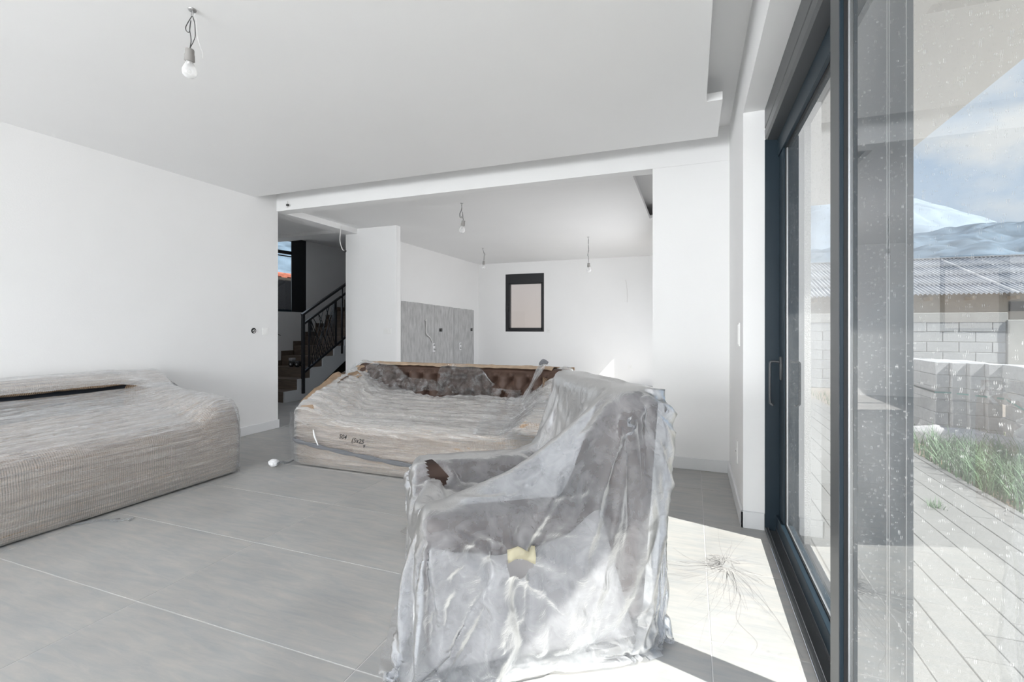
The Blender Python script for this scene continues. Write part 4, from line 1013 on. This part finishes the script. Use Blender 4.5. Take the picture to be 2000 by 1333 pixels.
#==COVER==
SIM_RES = (122, 116)
def make_cover():
    nx, ny = SIM_RES
    # lengthwise profiles (local x, z): front floor -> over the chair -> rear floor
    mid  = [(.535,.01),(.52,.22),(.475,.40),(.36,.455),(.10,.45),(-.20,.47),(-.285,.60),(-.305,.86),(-.335,.975),(-.42,1.0),(-.50,.90),(-.51,.5),(-.53,.01)]
    armf = [(.47,.01),(.46,.25),(.44,.50),(.38,.585),(.10,.60),(-.18,.60),(-.285,.66),(-.305,.88),(-.335,.975),(-.42,.995),(-.50,.90),(-.53,.5),(-.58,.01)]
    armn = [(.575,.01),(.565,.22),(.53,.42),(.38,.585),(.18,.62),(-.02,.72),(-.18,.85),(-.28,.945),(-.335,.985),(-.42,.995),(-.50,.90),(-.505,.5),(-.51,.01)]
    def arc(p, n=400):
        q = [Vector(prof_eval(p, i/n)) for i in range(n+1)]; L = [0]
        for i in range(n): L.append(L[-1]+(q[i+1]-q[i]).length)
        return q, L
    def at(pl, f):
        q, L = pl; t = f*L[-1]; lo, hi = 0, len(L)-1
        while hi-lo > 1:
            m = (lo+hi)//2
            if L[m] <= t: lo = m
            else: hi = m
        k = (t-L[lo])/max(1e-9, L[hi]-L[lo]); return q[lo].lerp(q[hi], k)
    PM, PF, PN = arc(mid), arc(armf), arc(armn)
    HW = .425; DR = .72            # half width over the arms, side drop in sheet lengths
    bm = bmesh.new(); V = []
    for j in range(ny+1):
        sv = -(HW+DR) + 2*(HW+DR)*j/ny; row = []; near = sv > 0; av = abs(sv)
        for i in range(nx+1):
            f = i/nx; pm_ = at(PM, f); pa_ = at(PN if near else PF, f)
            w = sst(.20 if not near else .10, .33, min(av, HW)); p = pm_.lerp(pa_, w); x, z = p.x, p.y
            y = min(av, HW)
            if av > HW:
                k = (av-HW)/DR; z = z*(1-k)+(.055+.03*math.sin(f*19) if near else .012)*k; y = HW + ((.012+.032*k*sst(-.5, -.25, x)) if near else .02*k) + .014*k*math.sin(f*31+(2 if near else 0)) + .005*k*math.sin(f*67)
                x += .02*k*math.sin(f*23)
                if x > .43 and not near: x = .43+(x-.43)*(1-.85*min(1, k*1.3))
            z += .006*fbm(x*9, sv*9, 2.2, 3)
            row.append(bm.verts.new((x, y if near else -y, max(z, .006)+.006)))
        V.append(row)
    for j in range(ny):
        for i in range(nx): bm.faces.new((V[j][i], V[j][i+1], V[j+1][i+1], V[j+1][i]))
    me = bpy.data.meshes.new('plastic_dust_sheet'); bm.to_mesh(me); bm.free()
    o = bpy.data.objects.new('plastic_dust_sheet', me); COL.objects.link(o)
    o.location = (CC[0], CC[1], 0); o.rotation_euler = (0, 0, CA)
    # invisible to the final scene: temporary collision proxies, removed afterwards
    tmp = []
    for p in chair_parts:
        m = p.modifiers.new('col', 'COLLISION'); p.collision.thickness_outer = .012; p.collision.cloth_friction = 12; p.collision.damping = .5; tmp.append(p)
    fb = bx(-3, 3, -3, 3, -.3, 0.0); fo = obj('tmp_floor', fb); fo.modifiers.new('col', 'COLLISION'); fo.collision.thickness_outer = .008; fo.collision.cloth_friction = 30
    cm = o.modifiers.new('cloth', 'CLOTH'); s = cm.settings
    s.quality = 6; s.mass = .12; s.air_damping = 1.2; s.tension_stiffness = 18; s.compression_stiffness = 18; s.shear_stiffness = 6; s.bending_stiffness = .03; s.shrink_min = -.022
    s.tension_damping = 6; s.compression_damping = 6; s.bending_damping = .5
    cm.collision_settings.distance_min = .008; cm.collision_settings.collision_quality = 3; cm.collision_settings.use_self_collision = False
    cm.point_cache.frame_start = 1; cm.point_cache.frame_end = 90
    SC.frame_start = 1; SC.frame_end = 90
    for f in range(1, 41): SC.frame_set(f)
    dg = bpy.context.evaluated_depsgraph_get()
    me2 = bpy.data.meshes.new_from_object(o.evaluated_get(dg))
    o.modifiers.clear(); o.data = me2; SC.frame_set(1)
    for p in tmp: p.modifiers.clear()
    bpy.data.objects.remove(fo)
    bm = bmesh.new(); bm.from_mesh(o.data); bmesh.ops.subdivide_edges(bm, edges=bm.edges[:], cuts=1, use_grid_fill=True, smooth=.6); bm.normal_update()
    # sharp creases radiating from the points where the sheet is pulled over corners
    def ridge(n, p=2.5): return max(0.0, 1-abs(n)*3.2)**p
    D = {}
    A = Vector((-.33, .40, .98)); B = Vector((.40, .40, .58)); C2 = Vector((-.05, .46, .16))
    for v in bm.verts:
        c = v.co; d = 0.0
        for P0, amp, fq, sd_, rmax in ((A, .013, 4.2, 1.3, 1.15), (B, .012, 3.2, 5.7, .75)):
            r = math.hypot(c.x-P0.x, c.z-P0.z)
            if c.y > .20 and .03 < r < rmax*1.3:
                a = math.atan2(c.x-P0.x, P0.z-c.z)
                w = sst(.03, .16, r)*(1-sst(rmax*.7, rmax*1.3, r))*sst(.20, .36, c.y)
                d += amp*w*(1.3*ridge(mnoise.noise(Vector((a*fq, r*.8, sd_))), 1.3) + .35*ridge(mnoise.noise(Vector((a*fq*2.7, r*2.0, sd_+3)))))
        n1 = mnoise.noise(Vector((c.x*7+c.z*3, c.y*7, c.z*4+.3))); n2 = mnoise.noise(Vector((c.x*17, c.y*17-c.z*6, c.z*13)))
        d += .0025*ridge(n1, 1.5) + .0018*ridge(n2, 1.5)
        if c.z > .03: D[v] = v.normal*d*min(1, (c.z-.02)/.22)
    flip = -1 if sum((v.normal.z for v in bm.verts if v.co.z > .9), 0) < 0 else 1
    for v, dd in D.items(): v.co += dd*flip
    bm.to_mesh(o.data); bm.free(); o.data.update()
    return o
cover = make_cover()
cover.data.materials.append(M['cover'])
for p in cover.data.polygons: p.use_smooth = True
# torn openings and the scrap of paper tape stuck over one of them
from mathutils.bvhtree import BVHTree
bm = bmesh.new(); bm.from_mesh(cover.data); bm.faces.ensure_lookup_table()
bvh = BVHTree.FromBMesh(bm)
def on_near(x, z):
    h = bvh.ray_cast(Vector((x, 1.2, z)), Vector((0, -1, 0))); return h[0], h[1]
kill = []
h0, h1 = Vector((.350, -.235, .565)), Vector((.298, -.205, .478))
for f in bm.faces:
    c = f.calc_center_median()
    t = max(0, min(1, (c-h0).dot(h1-h0)/(h1-h0).length_squared)); d = (c-(h0+(h1-h0)*t)).length
    if d < .031 + .010*fbm(c.x*40, c.z*40, 2) and c.y > -.30: kill.append(f)
    elif c.y > .38 and .055 < c.x < .150 and .350 + abs(c.x-.10)*.5 < c.z < .425 - (.15-c.x)*.2: kill.append(f)
TP = []
for j in range(5):
    for i in range(9):
        x = .150 - .100*i/8; z = .415 + .012*math.sin(i*.6) - (.15-x)*.12 + (.040+.02*(i > 6))*j/4
        p, n = on_near(x, z); TP.append((p if p else Vector((x, .45, z))) + Vector((0, .006+.004*math.sin(i*.9), 0)))
bmesh.ops.delete(bm, geom=kill, context='FACES'); bm.to_mesh(cover.data); bm.free()
tb = bmesh.new(); tv = [tb.verts.new(p) for p in TP]
for j in range(4):
    for i in range(8): tb.faces.new((tv[j*9+i], tv[j*9+i+1], tv[(j+1)*9+i+1], tv[(j+1)*9+i]))
bmesh.ops.solidify(tb, geom=tb.faces[:], thickness=.0008)
tp = obj('paper_tape', tb, M['tape'], cover, True); tp['label'] = 'scrap of cream paper tape'
cover.name = 'plastic_dust_sheet'
tag(cover, 'crumpled translucent plastic dust sheet draped over the armchair', 'dust sheet')
#==SMALL==
# ------------------------------------------------------------ bulbs, wires, plates
def bulb_prof(s=1.0):
    return [(.004*s,-.0605*s),(.016*s,-.058*s),(.026*s,-.049*s),(.030*s,-.036*s),(.029*s,-.022*s),(.022*s,-.006*s),(.0155*s,.006*s),(.0135*s,.018*s)]
def bare_bulb(hook, zs, dx, loops, label, tilt=(0, 0), sc=1.0, extra=None, socket_h=.052):
    """hook: point on the ceiling; zs: height of the socket top"""
    t = empty('bare_bulb', hook, label, 'light bulb', 'bare bulbs on wires')
    H = Vector(hook); S = Vector((dx[0], dx[1], zs-H.z))
    hk = bmesh.new(); lathe(hk, [(.016,-.006),(.018,-.001),(.018,0)], 16); tube(hk, [(0,0,-.004),(.004,0,-.018),(.0,0,-.030),(-.006,0,-.022),(-.004,0,-.012)], .0022, 6, 3)
    obj('ceiling_hook', hk, M['metal'], t, True)
    for lp in loops:
        b = bmesh.new(); tube(b, [(p[0], p[1], p[2]) for p in lp]+[tuple(S)], .0019*sc, 6, 6); obj('wire', b, M['copper_grey'], t, True)
    if extra:
        for ex in extra:
            b = bmesh.new(); tube(b, ex, .0012, 5, 6); obj('wire', b, M['white_cable'], t, True)
    R_ = Matrix.Rotation(tilt[0], 3, 'X') @ Matrix.Rotation(tilt[1], 3, 'Y')
    b = bmesh.new(); lathe(b, [(.006*sc,.002),(.0165*sc,0),(.0185*sc,-.004),(.0185*sc,-.020*sc),(.0205*sc,-.028*sc),(.0215*sc,-socket_h*sc),(.018*sc,-(socket_h+.002)*sc)], 20, tuple(S), R_); so = obj('socket', b, M['grey_socket'], t, True)
    b = bmesh.new(); c = S + R_ @ Vector((0, 0, -(socket_h+.014)*sc)); lathe(b, bulb_prof(sc)[::1], 24, tuple(c), R_)
    gb = obj('bulb_glass', b, M['bulb'], t, True)
    b = bmesh.new(); lathe(b, [(.0125*sc, -.004*sc), (.0130*sc, .016*sc)], 16, tuple(c), R_); obj('screw_cap', b, M['metal'], t, True)
    return t
RT = Vector((math.cos(TH), math.sin(TH), 0))   # camera right, for wire loops lying across the view
def q(r, z, f=0.0): return (RT.x*r - RT.y*f, RT.y*r + RT.x*f, z)
bare_bulb((-2.15, 1.522, ZS), 2.478, (RT.x*-.012, RT.y*-.012), [
    [q(0,-.028), q(-.008,-.04), q(-.030,-.08), q(-.026,-.10), q(-.014,-.104), q(-.011,-.085), q(-.007,-.05), q(-.012,-.09), q(-.007,-.125), q(-.006,-.15)],
    [q(0,-.028), q(.010,-.06), q(.013,-.10), q(.013,-.125), q(.004,-.150), q(-.004,-.165)]],
    'bare bulb in grey socket on looped black wires, nearest and largest, over the left sofa', (0.10, 0.16), 1.0,
    [[q(.012,-.02), q(.020,-.06), q(.022,-.10), q(.024,-.13), q(.036,-.17), q(.048,-.205), q(.047,-.225)]])
bare_bulb((-2.509, 4.966, ZK), 2.435, (RT.x*.020, RT.y*.020), [
    [q(0,-.02), q(-.003,-.07), q(-.025,-.12), q(-.022,-.165), q(0,-.17), q(.010,-.14), q(.006,-.10), q(.016,-.16)],
    [q(0,-.02), q(.0,-.08), q(-.018,-.12), q(-.015,-.155), q(.004,-.16)]],
    'bare bulb hanging left of the kitchen ceiling centre with a small knotted wire loop', (0.05, 0.2), 1.15)
bare_bulb((-3.587, 7.95, ZK), 2.40, (RT.x*.018, RT.y*.018), [
    [q(0,-.02), q(.012,-.06), q(.020,-.10), q(.040,-.11), q(.030,-.16)], [q(0,-.01), q(.008,-.05), q(.028,-.10), q(.018,-.16)]],
    'bare bulb on a short twisted wire left above the small kitchen window', (0, 0.05), 1.15)
bare_bulb((-1.557, 7.553, ZK), 2.22, (RT.x*.006, RT.y*.006), [
    [q(0,-.02), q(.004,-.08), q(-.004,-.16), q(.006,-.22), q(-.012,-.29), q(.004,-.34)], [q(0,-.02), q(-.004,-.10), q(.006,-.18), q(-.006,-.24), q(.0,-.30)]],
    'bare bulb on the longest crinkled wire right of the small kitchen window', (0, -0.04), 1.15)
def cable(name, pts, r, m, label, cat='cable', end=None, sm=6):
    b = bmesh.new(); tube(b, pts, r, 6, sm); o = tag(obj(name, b, m, None, True), label, cat)
    if end is not None:
        e = bmesh.new(); box(e, end[0]-.014, end[0]+.014, end[1]-.01, end[1]+.01, end[2]-.012, end[2]+.012, .003)
        obj('connector', e, M['copper_grey'], o)
    return o
cable('wall_cable', [(-4.425,4.262,2.67),(-4.42,4.25,2.60),(-4.415,4.245,2.585)], .004, M['white_cable'], 'short pale wire with dark clip at the left end of the crossbeam', end=(-4.40, 4.24, 2.615))
cable('wall_cable', [(-4.59,5.36,2.60),(-4.585,5.35,2.55),(-4.59,5.34,2.40),(-4.57,5.36,2.29),(-4.555,5.38,2.265)], .006, M['white_cable'], 'white cable hanging from the beam beside the stair opening', end=(-4.54, 5.39, 2.26))
cable('wall_cable', [(-1.285,9.995,2.165),(-1.27,9.98,2.10),(-1.25,9.97,1.95),(-1.245,9.98,1.80),(-1.25,9.975,1.70)], .006, M['white_cable'], 'white cable sticking out high on the kitchen end wall')
cable('wall_cable', [(-4.60,7.62,1.305),(-4.585,7.63,1.33),(-4.585,7.64,1.25),(-4.60,7.645,1.15),(-4.585,7.65,1.06),(-4.60,7.80,.99),(-4.60,7.87,.90)], .011, M['white_cable'], 'white cable tail hanging on the bare plaster of the kitchen wall')
# plates; each: centre on the wall, normal axis
def plate(name, c, ax, w, h, label, cat, rockers=0, hole=False, group=None):
    """ax: 'x+','x-','y-' direction the plate faces"""
    t = empty(name, c, label, cat, group)
    def P3(u, v, d):
        return {'x+': (d, u, v), 'x-': (-d, u, v), 'y-': (u, -d, v)}[ax]
    def pb(u0, u1, v0, v1, d0, d1, bev):
        a = P3(u0, v0, d0); c2 = P3(u1, v1, d1)
        return bx(min(a[0],c2[0]), max(a[0],c2[0]), min(a[1],c2[1]), max(a[1],c2[1]), min(a[2],c2[2]), max(a[2],c2[2]), bev)
    if not hole:
        obj('cover_plate', pb(-w/2, w/2, -h/2, h/2, 0, .008, .002), M['white_plastic'], t)
        for k in range(rockers):
            ww = (w-.02)/rockers; u0 = -w/2+.01+ww*k
            obj('rocker', pb(u0+.0015, u0+ww-.0015, -h/2+.012, h/2-.012, .0075, .012, .001), M['white_plastic'], t)
        if rockers == 0:
            b = bmesh.new(); ring = [(.020, 0.0), (.022, .004), (.020, .006), (.016, .003), (.0, .002)]
            Mr = {'x+': Matrix.Rotation(PI/2, 3, 'Y'), 'x-': Matrix.Rotation(-PI/2, 3, 'Y'), 'y-': Matrix.Rotation(PI/2, 3, 'X')}[ax]
            lathe(b, [(.0005, .0075), (.017, .0076), (.019, .010), (.0205, .0105), (.0215, .0075)][::-1], 20, (0, 0, 0), Mr); obj('socket_insert', b, M['white_plastic'], t, True)
            for s_ in (-.008, .008): obj('pin_hole', pb(s_-.002, s_+.002, -.002, .002, .009, .0112, 0), M['black'], t)
    else:
        b = bmesh.new(); Mr = {'x+': Matrix.Rotation(PI/2, 3, 'Y'), 'x-': Matrix.Rotation(-PI/2, 3, 'Y'), 'y-': Matrix.Rotation(PI/2, 3, 'X')}[ax]
        lathe(b, [(w/2, -.001), (w/2, .0035), (w/2-.003, .0035), (w/2-.004, .001), (.001, .001)], 24, (0, 0, 0), Mr); obj('junction_box', b, M['black'], t, True)
        b = bmesh.new(); tube(b, [P3(-w*.2, -w*.1, .002), P3(-w*.1, w*.15, .012), P3(w*.15, w*.05, .014), P3(w*.05, -w*.3, .010), P3(-w*.1, -w*.25, .004)], .004, 6, 4); obj('wire', b, M['white_cable'], t, True)
    return t
plate('light_switch', (XL, 4.105, 1.145), 'x+', .082, .082, 'white light switch on the left wall beside the stair opening', 'light switch', 1)
plate('junction_box', (XL, 3.955, 1.155), 'x+', .062, .062, 'open black junction hole on the left wall next to the light switch', 'junction box', hole=True)
plate('light_switch', (-4.075, 5.72, 1.138), 'y-', .135, .082, 'wide white triple switch on the partition facing the room', 'light switch', 3)
plate('light_switch', (XR, 3.38, 1.150), 'x-', .082, .15, 'white tall switch plate on the short right wall near the sliding door', 'light switch', 1)
plate('wall_socket', (XR, 3.53, .362), 'x-', .082, .15, 'white wall socket low on the short right wall near the sliding door', 'socket')
plate('wall_socket', (-1.19, YK, .373), 'y-', .085, .085, 'white round wall socket low on the kitchen end wall, right of the sun spot', 'socket')
plate('wall_socket', (-2.93, YK, 1.112), 'y-', .08, .08, 'white wall socket just right of the small kitchen window', 'socket')
def hole_box(c, w, h, label):
    t = empty('junction_box', c, label, 'junction box'); 
    obj('box_hole', bx(0, .004, -w/2, w/2, -h/2, h/2, .0), M['black'], t)
    b = bmesh.new(); tube(b, [(.003,-w*.2,0),(.012,0,.01),(.012,w*.1,-.01),(.003,w*.25,.005)], .003, 5, 3); obj('wire', b, M['grey_socket'], t)
hole_box((-4.608, 8.21, 1.135), .11, .06, 'open black junction box in the middle of the bare plaster')
hole_box((-4.608, 9.60, 1.135), .09, .06, 'open black junction box at the far edge of the bare plaster')
def pipe(c, label):
    t = empty('pipe_outlet', c, label, 'pipe outlet')
    obj('patch_plate', bx(0, .004, -.045, .045, -.08, .08, .002), M['foam'], t)
    b = bmesh.new(); lathe(b, [(.020, .0), (.020, .03), (.012, .03), (.012, .032)], 14, (0, 0, -.03), Matrix.Rotation(PI/2, 3, 'Y')); lathe(b, [(.018, .0), (.018, .025), (.010, .025), (.010, .027)], 14, (0, 0, .05), Matrix.Rotation(PI/2, 3, 'Y')); obj('pipe_stub', b, M['metal'], t, True)
pipe((-4.608, 7.94, .80), 'pair of water outlets in a white patch above the middle sofa, left one')
pipe((-4.608, 9.05, .78), 'pair of water outlets in a white patch above the middle sofa, right one')
# stairwell small things
tj = empty('junction_box', (HX, 6.38, 1.10), 'open black socket hole with a stray wire on the stairwell wall', 'junction box')
b = bmesh.new(); lathe(b, [(.034, 0), (.034, .004), (.001, .005)], 16, (0, 0, 0), Matrix.Rotation(PI/2, 3, 'Y')); obj('box_hole', b, M['black'], tj)
b = bmesh.new(); tube(b, [(.004,0,0),(.03,.06,-.03),(.03,.13,-.06)], .006, 5, 4); obj('wire', b, M['copper_grey'], tj)
ty = empty('toy_vehicle', (-6.36, 5.86, .506-.17), 'dark toy vehicle with pale hubs standing on a lower stair', 'toy')
ty.location = (-6.40, 6.36, .506+.0)
b = bmesh.new(); box(b, -.13, .10, -.05, .05, .045, .10, .012); obj('toy_body', b, M['toy_dark'], ty)
obj('toy_cab', bx(-.135, -.055, -.045, .045, .10, .150, .008), M['toy_pale'], ty)
for wx in (-.06, .075):
    for s_ in (-1, 1):
        b = bmesh.new(); lathe(b, [(.030, -.018), (.048, -.014), (.048, .014), (.030, .018)], 18, (wx, s_*.055, .048), Matrix.Rotation(PI/2, 3, 'X')); w_ = obj('wheel', b, M['toy_dark'], ty, True)
        b = bmesh.new(); lathe(b, [(.016, -.021), (.020, -.017), (.020, .017), (.016, .021)], 14, (wx, s_*.055, .048), Matrix.Rotation(PI/2, 3, 'X')); obj('hub', b, M['toy_pale'], w_, True)

# dried drips fanning out on the sunlit tiles
def floor_mark():
    random.seed(21); b = bmesh.new(); cx, cy = .155, 2.62
    def trail(pts, w):
        pts = smooth_path([(x, y, .0006) for x, y in pts], 5); L_ = []
        for i, p in enumerate(pts):
            d = (pts[min(i+1, len(pts)-1)]-pts[max(i-1, 0)]).normalized(); n = Vector((-d.y, d.x, 0)); k = w*(1-.5*i/len(pts))
            L_.append((b.verts.new(p-n*k), b.verts.new(p+n*k)))
        for a, c in zip(L_, L_[1:]): b.faces.new((a[0], c[0], c[1], a[1]))
    for k in range(64):
        a = random.uniform(-PI*.95, PI*.55); l = random.uniform(.12, .34)
        if random.random() < .25: l *= 1.6
        s0 = random.uniform(.02, .07); bend = random.uniform(-.35, .35)-.25
        pts = []
        for t in (0, .33, .66, 1):
            aa = a + bend*t; r = s0 + l*t; pts.append((cx+.9*r*math.cos(aa)+random.uniform(-.006, .006), cy+1.35*r*math.sin(aa)))
        if max(p[0] for p in pts) > .385: continue
        trail(pts, random.uniform(.0006, .0013))
    for k in range(60):
        a = random.uniform(0, 2*PI); r = random.uniform(0, .05)
        x, y = cx-.03+1.6*r*math.cos(a)-.2*0, cy+1.6*r*math.sin(a)
        trail([(x, y), (x+random.uniform(-.04, .04), y+random.uniform(-.05, .05)), (x+random.uniform(-.05, .05), y+random.uniform(-.06, .06))], .0014)
    for x0 in ():
        pass
    trail([(.155, 2.55), (.20, 2.35), (.17, 2.15), (.23, 2.02), (.20, 1.93)], .0016); trail([(.20, 2.55), (.30, 2.3), (.35, 2.1), (.375, 1.98)], .0014)
    return tag(obj('drip_marks', b, M['stain']), 'fan of thin grey dried drip marks on the sunlit tiles near the sliding door', 'stain', None, 'stuff')
floor_mark()
b = bmesh.new()
tube(b, [(-1.60,2.42,.003),(-1.58,2.40,.010),(-1.59,2.36,.003),(-1.52,2.34,.003),(-1.50,2.35,.006)], .0018, 5, 4)
tag(obj('thread_scrap', b, M['grey_socket']), 'tiny dark thread scrap on the tiles left of the armchair', 'debris')
# cream tape on the armchair sheet
